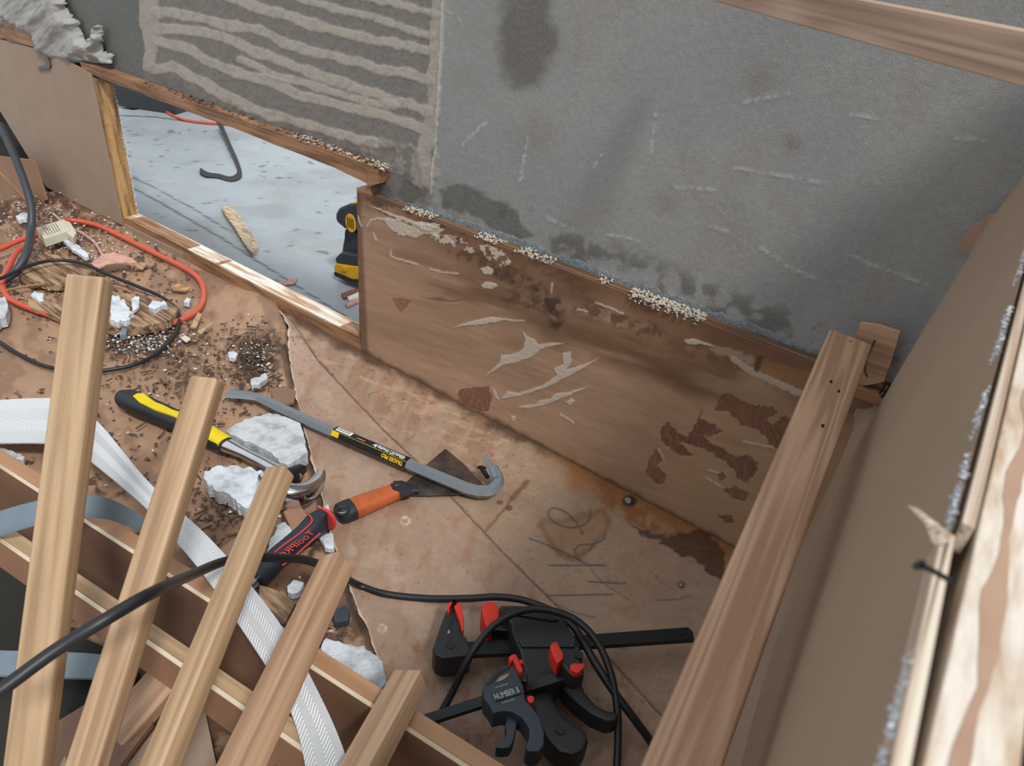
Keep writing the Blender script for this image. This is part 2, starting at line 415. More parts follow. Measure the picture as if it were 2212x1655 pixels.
MT['foam2'] = foam_mat('foam_dirty', (190, 196, 200))
MT['glue'] = foam_mat('dried_foam', (188, 178, 164))
MT['wad'] = foam_mat('wadding', (190, 190, 188))
MT['black'] = plain('black_rubber', (26, 28, 31), 0.45, noise=0.15)
MT['blackmatt'] = plain('black_plastic', (34, 38, 41), 0.5, noise=0.12, bump=0.1)
MT['clampgrey'] = plain('blue_grey_plastic', (50, 60, 70), 0.5, noise=0.08, bump=0.1)
MT['steeldark'] = plain('dark_bar_steel', (30, 33, 35), 0.45, metal=0.3)
MT['red'] = plain('red_pad', (214, 52, 34), 0.5, noise=0.06)
MT['orangecord'] = plain('orange_cord', (198, 86, 62), 0.42, noise=0.08, nscale=25)
MT['chrome'] = plain('chrome', (205, 208, 212), 0.16, metal=1.0, noise=0.05)
MT['blade'] = plain('scraper_blade', (120, 112, 106), 0.32, metal=0.85, noise=0.35, nscale=50)
MT['barpaint'] = plain('grey_paint', (112, 120, 124), 0.4, noise=0.05)
MT['yellow'] = plain('yellow_rubber', (218, 196, 10), 0.5, noise=0.05)
MT['ylabel'] = plain('yellow_print', (224, 188, 12), 0.45, noise=0.03)
MT['blabel'] = plain('black_label', (22, 22, 24), 0.35, noise=0.03)
MT['white'] = plain('white_print', (225, 226, 228), 0.5, noise=0.02)
MT['greyprint'] = plain('grey_print', (150, 158, 164), 0.5, noise=0.02)
MT['redprint'] = plain('red_print', (205, 60, 62), 0.45, noise=0.03)
MT['handleor'] = plain('orange_handle', (180, 92, 50), 0.42, noise=0.22, nscale=40)
MT['toolnavy'] = plain('navy_handle', (36, 42, 52), 0.5, noise=0.08)
MT['drillyellow'] = plain('drill_yellow', (228, 172, 20), 0.42, noise=0.04)
MT['drillblack'] = plain('drill_grey', (52, 56, 62), 0.5, noise=0.08)
MT['connector'] = plain('cream_plastic', (205, 200, 180), 0.45, noise=0.04)
MT['web'] = web_mat('white_webbing', (240, 244, 247), period=0.0036)
MT['greystrap'] = plain('grey_strap', (112, 128, 138), 0.55, noise=0.05, bump=0.15, bscale=700)
MT['shred'] = plain('pink_shred', (196, 150, 138), 0.7, noise=0.2)
MT['rotwood'] = wood('rotten_wood', (88, 66, 48), (172, 142, 110), sc=(14, 90, 90), seed=7, rings=.5)
MT['chip'] = plain('dark_chip', (82, 64, 50), 0.85, noise=0.6, nscale=90)
MT['darkcloth'] = plain('dark_cloth', (32, 32, 28), 0.9, noise=0.35, nscale=9)
MT['screw'] = plain('screw_steel', (120, 116, 112), 0.4, metal=0.8)
MT['paper'] = plain('tan_lining', (164, 134, 112), 0.75, noise=0.1)
MT['rustveneer'] = plain('brown_veneer', (128, 84, 66), 0.85, noise=0.25, nscale=120)

# ================================================================ STRUCTURE
# ---- upper back wall: grey foam board with strips of old glue
YW = 0.022
def wall_paint(P):
    px, py = project(P)
    x, z = P[:, 0], P[:, 2]
    n1 = fbm(px, py, 260, 4, 1); n2 = fbm(px, py, 40, 4, 2); n3 = fbm(px, py, 9, 3, 4)
    c = np.array(lin((140, 141, 139)))[None, :] * (0.93 + 0.16 * n1 + 0.10 * (n2 - 0.5) + 0.1 * (n3 - 0.5))[:, None]
    blue = sstep(0.35, 0.7, fbm(px, py, 180, 3, 11))
    c = over(c, blue, (130, 135, 137), 0.45)
    c = over(c, sstep(0.52, 0.75, fbm(px, py, 90, 4, 12)), (140, 128, 112), 0.28)
    # left bays are browner and darker
    bay = 1 - sstep(-6, 6, (px - (955 - 0.05 * py)) + (fbm(px, py, 12, 3, 8) - 0.5) * 10)
    c = over(c, bay, (116, 112, 107), 0.92)
    c = c * (1 + bay * 0.42 * (fbm(px, py, 7, 3, 15) - 0.5))[:, None]
    lb = 1 - sstep(-4, 4, px - 312 + (fbm(px, py, 14, 2, 18) - 0.5) * 6)
    c = over(c, lb, (98, 101, 98), 0.9)
    h = np.zeros(len(px))
    strips = [
        [(491, -10), (580, 23), (696, 58), (800, 84), (870, 100), (925, 108)],
        [(336, 23), (406, 35), (476, 50), (561, 66), (619, 93), (696, 116), (773, 135), (850, 155), (930, 170)],
        [(344, 62), (425, 66), (483, 77), (541, 108), (619, 135), (696, 166), (773, 190), (850, 217), (925, 240)],
        [(344, 89), (387, 100), (445, 128), (503, 155), (580, 174), (657, 209), (735, 228), (831, 251), (910, 278)],
        [(330, 147), (367, 145), (445, 182), (503, 217), (580, 247), (657, 267), (735, 290), (812, 309)],
        [(640, -10), (720, 18), (850, 52), (935, 76)],
        [(760, -12), (850, 6), (940, 30)],
        [(520, 128), (600, 165), (700, 190), (780, 215), (850, 228)]]
    for k, s in enumerate(strips):
        m = lmask(px, py, s, 11 if k < 5 else 8, 1.6, jit=7, js=34, seed=20 + k)
        tex = 0.72 + 0.28 * sstep(0.32, 0.45, fbm(px, py, 10, 3, 50 + k))
        c = over(c, m * tex, (170, 162, 152), 0.95); h += m * 0.0006
    seam = np.maximum(pmask(px, py, [(302, -20), (340, -20), (346, 40), (340, 90), (336, 130), (326, 158), (310, 152), (312, 100), (300, 50)], 2, 5, 18),
                      lmask(px, py, [(948, -20), (945, 60), (938, 160), (934, 250), (915, 330), (925, 395)], 15, 2, 7, 22, 61))
    c = over(c, seam * (0.8 + 0.2 * sstep(0.35, 0.5, fbm(px, py, 16, 3, 66))), (162, 154, 145), 0.95); h += seam * 0.0009
    m = pmask(px, py, [(770, 300), (830, 300), (900, 315), (945, 330), (945, 395), (905, 410), (870, 380), (820, 360), (790, 340)], 3, 12, 30, 71) * sstep(0.4, 0.55, fbm(px, py, 22, 4, 70))
    c = over(c, m, (150, 142, 134), 0.8); h += m * 0.001
    edge = lmask(px, py, [(957, -20), (953, 100), (946, 230), (938, 340), (930, 420)], 1.8, 1.0, 3, 8, 33)
    c = over(c, edge, (190, 190, 184), 0.6); h += edge * 0.0012
    # damp and dirt
    m = pmask(px, py, [(1090, -20), (1180, -20), (1195, 60), (1190, 130), (1165, 190), (1120, 190), (1085, 150), (1080, 90)], 22, 26, 45, 81)
    c = over(c, m, (92, 88, 84), 0.8)
    m = pmask(px, py, [(950, 405), (1000, 395), (1050, 415), (1100, 440), (1150, 505), (1120, 520), (1020, 470), (960, 440)], 6, 14, 30, 82)
    c = over(c, m, (88, 88, 84), 0.8)
    for (x0, y0, r, k) in [(1640, 175, 40, .35), (1710, 310, 22, .5), (1440, 440, 30, .3), (1150, 300, 40, .25), (1580, 520, 60, .2), (850, 320, 16, .4)]:
        c = over(c, np.exp(-((px - x0) ** 2 + (py - y0) ** 2) / r ** 2), (112, 92, 74), k)
    low = sstep(0, 60, py - (372 + 0.372 * (px - 820)) + 60)       # darker patches towards the lower edge
    c = over(c, low * sstep(0.45, 0.65, fbm(px, py, 26, 4, 91)), (86, 84, 80), 0.7)
    sc_ = [[(1455, 405), (1545, 411)], [(1590, 364), (1640, 372), (1780, 396)], [(1605, 222), (1650, 212), (1712, 199)], [(1838, 249), (1908, 257)], [(2060, 297), (2135, 306)],
           [(1000, 312), (1050, 264)], [(1122, 392), (1132, 340), (1140, 292)], [(1284, 362), (1300, 334)], [(1415, 250), (1405, 330)], [(1290, 500), (1380, 522)], [(1640, 535), (1700, 575), (1780, 610)],
           [(1820, 545), (1880, 570), (1980, 608)], [(1180, 470), (1240, 500)], [(1930, 590), (2010, 620)], [(960, 20), (1000, 50)], [(1500, 480), (1570, 500)]]
    for k, s in enumerate(sc_):
        m = lmask(px, py, s, 3.0, 2.0, 3, 8, 100 + k) * sstep(0.35, 0.6, fbm(px, py, 6, 3, 130 + k))
        c = over(c, m, (176, 178, 176), 0.65); h += m * 0.0006
    h += (fbm(px, py, 6, 3, 140) - 0.5) * 0.0005
    return c, h
def rect_grid(x0, x1, z0, z1, step):
    nu = int((x1 - x0) / step) + 1; nv = int((z1 - z0) / step) + 1
    a, b = np.meshgrid(np.linspace(x0, x1, nu), np.linspace(z0, z1, nv), indexing='ij')
    return a.ravel(), b.ravel(), nu, nv
a, b, nu, nv = rect_grid(-2.1, 0.36, 0.20, 0.86, 0.0022)
P = np.stack([a, np.full_like(a, YW), b], 1)
c, h = wall_paint(P); P[:, 1] -= h
# leave the hatch opening free: the wall only exists above the hatch rail and behind the panel
hx0 = pyy(205, 165).x; hx1 = pyy(775, 410).x
keep = ~((P[:, 0] > hx0 - 0.9) & (P[:, 0] < hx1 + 0.01) & (P[:, 2] < 0.302))
MT['wall'] = painted('foam_board_wall', 0.62, 160, 0.07, 0.35, 520, speck=0.75, sscale=800)  # pale specks mixed into the colour imitate fine white glints
wb = struct(paint_mesh('wall_back', P, nu, nv, c, MT['wall'], keep))

# ---- lower plywood panel
c2 = lambda l: crop(l, 700, 350, 2.759)
c3 = lambda l: crop(l, 1300, 600, 2.425)
def ply_paint(P):
    px, py = project(P)
    r = 0.32
    g = fbm(px, py, 150, 5, 200, sx=0.35, sy=2.6, rot=r); g2 = fbm(px, py, 26, 4, 205, sx=0.25, sy=2.2, rot=r); g3 = fbm(px, py, 8, 3, 206, sx=0.2, sy=1.6, rot=r)
    c = np.array(lin((160, 130, 107)))[None, :] * (0.82 + 0.36 * g + 0.26 * (g2 - 0.5) + 0.22 * (g3 - 0.5))[:, None]
    h = np.zeros(len(px))
    top = py - (415 + 0.372 * (px - 780))                          # px below the top edge
    rtone = sstep(1380, 1520, px + (fbm(px, py, 40, 3, 216) - .5) * 60)
    c = over(c, rtone, (168, 138, 108), 0.6)
    # water marks sinking from the top edge
    m = (1 - sstep(20, 210, top + (fbm(px, py, 90, 4, 210, sx=0.5, sy=2, rot=r) - 0.5) * 260)) * sstep(820, 1000, px)
    c = over(c, m, (104, 72, 50), 0.72)
    m = (1 - sstep(5, 60, top + (fbm(px, py, 60, 4, 211) - 0.5) * 80))
    c = over(c, m, (106, 74, 52), 0.7)
    m = lmask(px, py, [(860, 590), (1000, 620), (1150, 680), (1300, 745), (1450, 800), (1560, 830)], 34, 30, 20, 60, 212)
    c = over(c, m * sstep(0.3, 0.7, fbm(px, py, 60, 4, 213, sx=.3, sy=2, rot=r)), (100, 70, 50), 0.8)
    for k, (pl, hw, cc, st) in enumerate([([(1085, 585), (1140, 610), (1185, 650), (1200, 690)], 17, (52, 42, 36), .85), ([(990, 535), (1060, 575), (1120, 600)], 16, (84, 60, 44), .8),
                                          ([(1150, 560), (1230, 600), (1260, 640)], 18, (92, 66, 46), .75), ([(1250, 665), (1330, 690), (1420, 720)], 14, (74, 56, 44), .75), ([(1100, 640), (1180, 660)], 14, (66, 50, 40), .6),
                                          ([(1460, 740), (1560, 775), (1680, 820)], 16, (104, 74, 48), .6), ([(785, 430), (900, 470), (1000, 505)], 11, (70, 48, 34), .75)]):
        m = lmask(px, py, pl, hw, hw * 0.7, 14, 18, 220 + k) * sstep(0.38, 0.6, fbm(px, py, 13, 4, 230 + k)); c = over(c, m, cc, st)
    m = (1 - sstep(0, 14, (765 + 0.525 * (px - 790)) - py + (fbm(px, py, 20, 3, 240) - .5) * 12)); c = over(c, m, (84, 58, 40), 0.8)      # darker along the foot of the panel
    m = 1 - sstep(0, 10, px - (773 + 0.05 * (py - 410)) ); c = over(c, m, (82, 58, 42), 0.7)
    # small scratches and dots
    m = sstep(0.84, 0.9, fbm(px, py, 5, 2, 250)); c = over(c, m, (100, 74, 56), 0.45)
    # torn face veneer
    for k, (pl, cc, jt) in enumerate([
        (c2([(800, 1360), (850, 1345), (980, 1345), (995, 1400), (985, 1490), (950, 1495), (880, 1470), (810, 1430)]), (120, 82, 66), 5),
        (c2([(405, 812), (530, 820), (490, 870), (455, 905), (420, 850)]), (136, 94, 76), 3),
        (c2([(600, 815), (690, 808), (750, 825), (860, 815), (760, 840), (650, 828)]), (128, 88, 70), 2),
        (c3([(610, 640), (640, 600), (700, 620), (750, 660), (900, 680), (920, 710), (860, 750), (900, 770), (960, 710), (1000, 760), (930, 910), (880, 880), (820, 800), (750, 780), (700, 740), (640, 700), (590, 700)]), (114, 78, 60), 6),
        (c3([(310, 780), (350, 760), (400, 810), (440, 840), (500, 750), (530, 690), (520, 740), (600, 780), (640, 810), (580, 830), (520, 820), (600, 880), (700, 940), (770, 930), (820, 970), (790, 1060), (740, 1080), (700, 1040), (690, 1000), (620, 950), (540, 900), (450, 870), (400, 860), (480, 930), (440, 940), (360, 900), (310, 860)]), (112, 77, 60), 6),
        (c3([(240, 960), (280, 900), (320, 950), (290, 990), (340, 1040), (320, 1080), (280, 1080), (230, 1020)]), (126, 86, 68), 5),
        (c3([(600, 1240), (680, 1250), (690, 1285), (650, 1290)]), (112, 78, 60), 4), (c3([(640, 1110), (700, 1090), (770, 1130), (740, 1180), (680, 1150)]), (120, 82, 64), 5),
        (c3([(600, 1030), (640, 1020), (650, 1050), (620, 1060)]), (112, 78, 60), 4)]):
        m = pmask(px, py, pl, 1.3, jt, 9, 260 + k)
        rim = pmask(px, py, pl, 4.5, jt, 9, 260 + k) * (1 - m)
        c = over(c, rim * sstep(0.45, .6, fbm(px, py, 14, 2, 280 + k)), (196, 178, 156), 0.7)
        c = over(c, m * (0.75 + 0.25 * sstep(0.4, 0.5, fbm(px, py, 4, 3, 270 + k, sx=.4, sy=1.5, rot=1.3))), cc, 0.96); h -= m * 0.0005
    # expanding-foam smears
    for k, (pl, jt) in enumerate([
        (c2([(1180, 1010), (1210, 1040), (1260, 1060), (1275, 1088), (1350, 1078), (1430, 1080), (1300, 1115), (1230, 1165), (1150, 1195), (1060, 1215), (950, 1285), (1045, 1195), (1055, 1150), (1120, 1150), (1180, 1120), (1200, 1060)]), 2),
        (c2([(1060, 1405), (1095, 1365), (1150, 1380), (1300, 1335), (1385, 1275), (1368, 1232), (1430, 1200), (1420, 1140), (1470, 1130), (1475, 1190), (1440, 1235), (1500, 1225), (1640, 1172), (1490, 1260), (1350, 1335), (1180, 1392), (1060, 1415)]), 2),
        (c2([(1150, 1468), (1200, 1448), (1262, 1450), (1290, 1420), (1345, 1412), (1370, 1385), (1460, 1370), (1575, 1340), (1480, 1385), (1390, 1417), (1330, 1445), (1230, 1470)]), 2),
        (c2([(770, 987), (900, 945), (1000, 925), (1090, 938), (1050, 950), (1010, 958), (900, 972)]), 2),
        (c2([(935, 735), (965, 712), (1020, 722), (1040, 742), (1000, 758), (950, 752)]), 2),
        (c2([(935, 640), (970, 620), (1010, 640), (1000, 670), (950, 668)]), 3),
        (c2([(1435, 1430), (1475, 1410), (1500, 1430), (1465, 1450)]), 2), (c2([(1000, 1340), (1025, 1370), (1045, 1420), (1020, 1410)]), 2),
        (c2([(1115, 1510), (1140, 1515), (1138, 1548), (1120, 1545)]), 2),
        (c2([(270, 262), (340, 280), (440, 320), (540, 352), (690, 370), (680, 400), (600, 410), (560, 380), (480, 360), (380, 310)]), 4),
        (c2([(350, 330), (450, 345), (520, 380), (560, 360), (640, 375), (720, 410), (680, 440), (580, 430), (560, 450), (490, 445), (420, 425), (380, 390)]), 5),
        (c2([(640, 440), (760, 440), (850, 470), (900, 520), (870, 540), (800, 510), (700, 490)]), 8),
        (c2([(930, 500), (1060, 520), (1120, 580), (1080, 640), (1000, 610), (940, 560)]), 9),
        (c3([(430, 330), (480, 322), (560, 345), (600, 365), (520, 352), (450, 352)]), 4)]):
        m = pmask(px, py, pl, 1.4, jt, 10, 300 + k)
        if k in (11, 12): m = m * sstep(0.4, 0.55, fbm(px, py, 9, 3, 330))
        c = over(c, m, (190, 178, 164), 0.88); h += m * (0.0005 + 0.0009 * fbm(px, py, 3, 2, 320))
    for k, pl in enumerate([c2([(258, 385), (275, 350), (320, 338), (370, 345)]), c2([(295, 425), (312, 468)]), c2([(398, 530), (400, 560), (430, 575), (560, 612)]), c2([(630, 638), (700, 655), (800, 668)]),
                            c2([(1360, 725), (1355, 780)]), c2([(1080, 940), (1190, 948)]), c2([(1410, 1505), (1490, 1555)]), c2([(200, 320), (225, 385)]), c2([(1620, 840), (1700, 868), (1780, 905)]), c2([(1510, 880), (1570, 890)]),
                            c3([(740, 858), (900, 890)]), c3([(550, 1050), (640, 1105)]), c3([(300, 900), (325, 950)]), c3([(560, 1010), (620, 1025)])]):
        m = lmask(px, py, pl, 2.0, 1.4, 2, 6, 340 + k); c = over(c, m, (196, 182, 166), 0.7); h += m * 0.0006
    m = lmask(px, py, c3([(690, 430), (740, 460), (800, 500), (900, 540), (1040, 605)]), 7, 2, 4, 10, 360); c = over(c, m, (178, 164, 148), 0.9); h += m * 0.0006
    m = lmask(px, py, c3([(600, 370), (690, 400), (780, 430)]), 9, 4, 8, 12, 361); c = over(c, m, (172, 152, 128), 0.6)
    m = pmask(px, py, c3([(815, 405), (852, 408), (815, 500), (795, 480)]), 1.5, 1, 6, 362); c = over(c, m, (82, 62, 46), 0.9)
    m = pmask(px, py, c3([(855, 430), (1100, 500), (1060, 590), (900, 520), (830, 490)]), 4, 5, 20, 363); c = over(c, m, (150, 108, 70), 0.6)
    return c, h
PX0 = pyy(772, 415).x; PX1 = -0.03; PZT = 0.281
a, b, nu, nv = rect_grid(PX0, PX1, 0.0, PZT, 0.00125)
P = np.stack([a, np.zeros_like(a), b], 1)
c, h = ply_paint(P); P[:, 1] -= h
MT['plyface'] = painted('plywood_face', 0.55, 45, 0.08, 0.15, 900, stretch=(0.25, 1, 2.5))
panel = empty('plywood_sheet', (PX0 / 2, 0.0, 0.0))
def reparent(o, p):
    loc = o.location.copy(); o.parent = p; o.matrix_parent_inverse = Matrix.Translation(-p.location)
po = paint_mesh('face_veneer', P, nu, nv, c, MT['plyface']); reparent(po, panel)
bar('ply_core', (PX0, 0.0105, PZT / 2), (PX1, 0.0105, PZT / 2), 0.019, PZT - 0.0006, MT['wet_edge'], panel, bevel=0.0008)
tag(panel, 'water-stained brown plywood lower wall sheet right of the open hatch', 'panel')
# crumbly foam left on the panel's top edge
def crumbs(name, mat, parent, spots, size, seed, flat=0.6, z=None, fn=None, smooth=False):
    """many small irregular lumps in one mesh; spots = list of 3D points"""
    r = random.Random(seed); vs = []; fs = []
    base = [(0, 0, 1), (.9, 0, .1), (.28, .85, .1), (-.72, .53, .1), (-.72, -.53, .1), (.28, -.85, .1), (0, 0, -.4)]
    tri = [(0, 1, 2), (0, 2, 3), (0, 3, 4), (0, 4, 5), (0, 5, 1), (6, 2, 1), (6, 3, 2), (6, 4, 3), (6, 5, 4), (6, 1, 5)]
    for p in spots:
        s = r.uniform(*size); an = r.uniform(0, 6.28); ca, sa = math.cos(an), math.sin(an); st = r.uniform(0.7, 1.6)
        k = len(vs)
        for x, y, z_ in base:
            x = x * s * st * r.uniform(.6, 1.3); y = y * s / st * r.uniform(.6, 1.3); z_ = z_ * s * flat * r.uniform(.6, 1.3)
            vs.append((p[0] + x * ca - y * sa, p[1] + x * sa + y * ca, p[2] + z_))
        fs += [(a_ + k, b_ + k, c_ + k) for a_, b_, c_ in tri]
    return mesh_obj(name, vs, fs, mat, parent, smooth=smooth)
sp = []
for i in range(900):
    t = R.random(); px_ = 870 + 700 * t
    g = math.sin(px_ * 0.05) + math.sin(px_ * 0.023 + 1)
    if g < 0.2 and not (1360 < px_ < 1520): continue
    q = pyy(px_, 415 + 0.372 * (px_ - 780), 0.0); sp.append((q.x, R.uniform(0.0, 0.02), PZT + R.uniform(-0.001, 0.002)))
for i in range(420):
    px_ = R.uniform(1360, 1510); q = pyy(px_, 415 + 0.372 * (px_ - 780), 0.0); sp.append((q.x, R.uniform(-0.003, 0.018), PZT + R.uniform(-0.006, 0.004)))
tag(crumbs('dried_foam', MT['glue'], panel, sp, (0.0012, 0.0036), 5, .9, smooth=True), 'crumbly white dried foam along the top edge', kind='stuff')
# foam squeezed out behind the panel top: a lumpy grey lip
def lip(name, px0, px1, mat, parent=None, seed=1, hgt=0.012, line=lambda x: 415 + 0.372 * (x - 780), y=0.02, z=PZT, out=0.008):
    n = int((px1 - px0) / 3); vs = []; fs = []; rr = 6
    for i in range(n):
        x = px0 + (px1 - px0) * i / (n - 1); q = pyy(x, line(x), 0.0)
        e = math.sin(math.pi * i / (n - 1)) ** 0.35
        nn = float(fbm(np.array([x]), np.array([0.0]), 22, 4, seed)[0]); n2 = float(fbm(np.array([x]), np.array([50.0]), 9, 3, seed)[0])
        hh = hgt * (0.3 + 1.5 * nn) * e; oo = out * (0.3 + 1.3 * n2) * e
        for k in range(rr):
            t = k / (rr - 1); an = t * math.pi / 2
            vs.append((q.x, y - oo * math.cos(an) * (1 if k else 1.0), z - 0.004 + (hh + 0.004) * math.sin(an)))
    for i in range(n - 1):
        for k in range(rr - 1):
            a_ = i * rr + k; fs.append((a_, a_ + rr, a_ + rr + 1, a_ + 1))
    return mesh_obj(name, vs, fs, mat, parent, smooth=True)
MT['greyfoam'] = plain('grey_foam_lip', (120, 128, 132), 0.5, noise=0.3, nscale=150, bump=0.8, bscale=330)
g = lip('dried_foam_bead', 800, 1760, MT['greyfoam'], None, 3, 0.009, y=0.0222, out=0.0012)
tag(g, 'glossy grey foam bead squeezed out behind the top edge of the stained plywood panel', 'foam')

# ---- floor
f6 = lambda l: crop(l, 850, 1050, 2.736)
TORN = [(603, 668), (622, 700), (622, 760), (632, 820), (641, 870), (660, 940), (672, 990), (690, 1050), (703, 1110), (715, 1160), (735, 1215), (757, 1272), (768, 1310), (790, 1350), (800, 1380), (822, 1440), (835, 1480), (850, 1540), (870, 1600), (900, 1680)]
REDGE = [(625, 690), (685, 780), (750, 850), (818, 922), (900, 1000), (970, 1072), (1080, 1190), (1204, 1313), (1320, 1430), (1416, 1536), (1500, 1620), (1560, 1700)]
def side_of(px, py, line):
    ys = np.array([p[1] for p in line]); xs = np.array([p[0] for p in line]); return px - np.interp(py, ys, xs)
def floor_paint(P):
    px, py = project(P)
    n1 = fbm(px, py, 120, 5, 400); n2 = fbm(px, py, 22, 4, 402); n3 = fbm(px, py, 7, 3, 403)
    c = np.array(lin((155, 132, 111)))[None, :] * (0.88 + 0.2 * n1 + 0.12 * (n2 - .5) + 0.08 * (n3 - .5))[:, None]
    gr = fbm(px, py, 40, 4, 406, sx=.25, sy=1.6, rot=0.2)
    c = c * (0.94 + 0.14 * gr)[:, None]
    h = np.zeros(len(px))
    d = side_of(px, py, TORN)
    c = over(c, sstep(0.5, 0.75, fbm(px, py, 70, 4, 404)), (138, 106, 82), 0.4)
    # strip along the panel: rust-coloured scraped veneer
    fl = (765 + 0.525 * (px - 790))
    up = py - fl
    m = (1 - sstep(60, 260, up + (n1 - .5) * 80)) * (1 - sstep(1120, 1200, px))
    sc_ = fbm(px, py, 30, 4, 410, sx=.3, sy=1.7, rot=2.0)
    c = over(c, m * sstep(.42, .62, sc_), (138, 102, 80), 0.6)
    c = over(c, m * sstep(.56, .72, fbm(px, py, 16, 4, 412, sx=.4, sy=1.4, rot=.3)), (188, 152, 128), 0.5)
    c = over(c, m * sstep(.70, .78, fbm(px, py, 8, 4, 413)), (96, 66, 50), 0.55)
    # floor darker in a band along the foot of the panel
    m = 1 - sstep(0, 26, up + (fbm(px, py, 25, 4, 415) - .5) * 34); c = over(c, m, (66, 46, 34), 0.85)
    m = (1 - sstep(8, 80, up + (fbm(px, py, 40, 4, 417) - .5) * 60)) * sstep(1130, 1250, px); c = over(c, m, (140, 92, 48), 0.8)
    m = pmask(px, py, f6([(850, 240), (880, 300), (930, 340), (960, 410), (1030, 432), (1110, 440), (1150, 385), (1250, 300), (1290, 220), (1250, 140), (1180, 150), (1000, 200), (900, 190)]), 8, 8, 25, 420)
    rim = m * (1 - pmask(px, py, f6([(880, 240), (900, 290), (960, 330), (1000, 390), (1090, 405), (1130, 370), (1240, 290), (1260, 200), (1230, 160), (1000, 215), (910, 210)]), 8, 8, 25, 420))
    c = over(c, m, (150, 108, 76), 0.5); c = over(c, rim, (108, 70, 42), 0.6)
    m = pmask(px, py, f6([(1400, 240), (1500, 262), (1600, 285), (1700, 280), (1850, 255), (1960, 380), (1960, 560), (1880, 530), (1800, 440), (1760, 400), (1700, 405), (1670, 380), (1620, 335), (1540, 310), (1440, 270)]), 2.5, 9, 14, 425)
    c = over(c, m * (0.8 + 0.2 * n3), (62, 42, 26), 0.92); h -= m * 0.0008
    m2 = pmask(px, py, f6([(1270, 30), (1400, 110), (1560, 200), (1900, 330), (1960, 420), (1700, 400), (1500, 290), (1330, 180), (1250, 100)]), 8, 14, 25, 426) * (1 - m) * sstep(.35, .6, fbm(px, py, 22, 4, 427)); c = over(c, m2, (126, 76, 34), 0.75)
    for k, (pl, hw) in enumerate([(f6([(790, -20), (740, 30), (700, 70)]), 6), (f6([(700, 70), (660, 130), (600, 200), (545, 265)]), 3)]):
        c = over(c, lmask(px, py, pl, hw, 3, 3, 10, 430 + k), (112, 72, 40), 0.8)
    for (x0, y0, r0) in [(628, 97, 13), (683, 130, 16)]:
        x0, y0 = f6([(x0, y0)])[0]; dd = np.hypot(px - x0, (py - y0) * 1.3)
        c = over(c, 1 - sstep(r0 * .35, r0 * .62, dd), (84, 52, 40), 0.9); c = over(c, 1 - sstep(2.0, 3.4, dd), (140, 104, 88), .8)
    x0, y0 = f6([(1395, 90)])[0]; c = over(c, 1 - sstep(12, 19, np.hypot(px - x0, (py - y0) * 1.2)), (46, 30, 24), 0.9)
    x0, y0 = f6([(1700, 582)])[0]; c = over(c, 1 - sstep(7, 12, np.hypot(px - x0, py - y0)), (98, 78, 64), 0.6)
    dd = np.abs(np.hypot(px - f6([(1410, 745)])[0][0], py - f6([(1410, 745)])[0][1]) - 14); c = over(c, 1 - sstep(1, 4, dd), (130, 98, 70), 0.5)
    m = pmask(px, py, f6([(1420, 540), (1480, 560), (1490, 590), (1440, 580)]), 4, 4, 10, 433); c = over(c, m, (150, 108, 66), 0.6)
    # carpenter's pencil writing
    for k, pl in enumerate([[(1160, 135), (1166, 160), (1160, 195), (1130, 230), (1070, 247), (1030, 245), (985, 233), (945, 210), (920, 185), (913, 155), (930, 135), (960, 130), (1000, 145), (1040, 172), (1075, 210), (1100, 245), (1115, 282)],
                            [(800, 310), (850, 328), (900, 345), (950, 370), (1000, 390), (1080, 430), (1160, 470)], [(1250, 285), (1248, 305), (1235, 322), (1180, 345), (1120, 346), (1090, 355), (1072, 382), (1078, 415), (1102, 437)],
                            [(1185, 345), (1155, 385)], [(920, 470), (1250, 468)], [(1150, 565), (1230, 570), (1375, 577)], [(905, 648), (1100, 645), (1295, 640)], [(1550, 676), (1620, 674), (1690, 668), (1755, 650)],
                            [(1385, 205), (1400, 225), (1440, 250), (1500, 280), (1550, 300)], [(1548, 530), (1570, 560), (1600, 580)], [(960, 700), (1060, 745), (1190, 778)], [(1290, 955), (1400, 965)]]):
        m = lmask(px, py, f6(pl), 2.1, 1.2, 1, 5, 440 + k); c = over(c, m, (66, 72, 78), 0.72 * (0.7 + 0.3 * (k < 7)))
    m = lmask(px, py, f6([(1160, 470), (1190, 520), (1260, 590), (1390, 670)]), 1.6, 1.2, 2, 6, 460); c = over(c, m, (120, 78, 48), 0.7)
    c = over(c, lmask(px, py, [(p[0] + 3, p[1]) for p in REDGE], 2.2, 1.5, 2, 8, 463), (84, 60, 46), 0.75)
    m = sstep(0.74, 0.8, fbm(px, py, 6, 2, 462)); c = over(c, m, (110, 84, 64), 0.4)
    # brown lining sheet on the left
    L = 1 - sstep(-2, 2, d + 2)
    b = np.array(lin((160, 128, 103)))[None, :] * (0.86 + 0.26 * n1 + 0.1 * (n2 - .5))[:, None]
    dirt = sstep(0.52, 0.66, fbm(px, py, 60, 5, 470)); b = over(b, dirt, (112, 84, 66), 0.55)
    b = over(b, sstep(0.60, 0.70, fbm(px, py, 14, 4, 471)) * sstep(.4, .6, fbm(px, py, 110, 3, 472)), (64, 46, 38), 0.85)
    dk = np.exp(-(((px - 560) / 70) ** 2 + ((py - 770) / 60) ** 2)); b = over(b, dk * sstep(.38, .55, fbm(px, py, 12, 4, 475)), (58, 42, 34), 0.9)
    dk = np.exp(-(((px - 300) / 130) ** 2 + ((py - 720) / 60) ** 2)); b = over(b, dk * sstep(.42, .55, fbm(px, py, 14, 4, 476)), (70, 54, 42), 0.85)
    dk = (1 - sstep(420, 580, py)) ; b = over(b, dk * sstep(.38, .55, fbm(px, py, 20, 4, 477)), (80, 54, 38), 0.8)
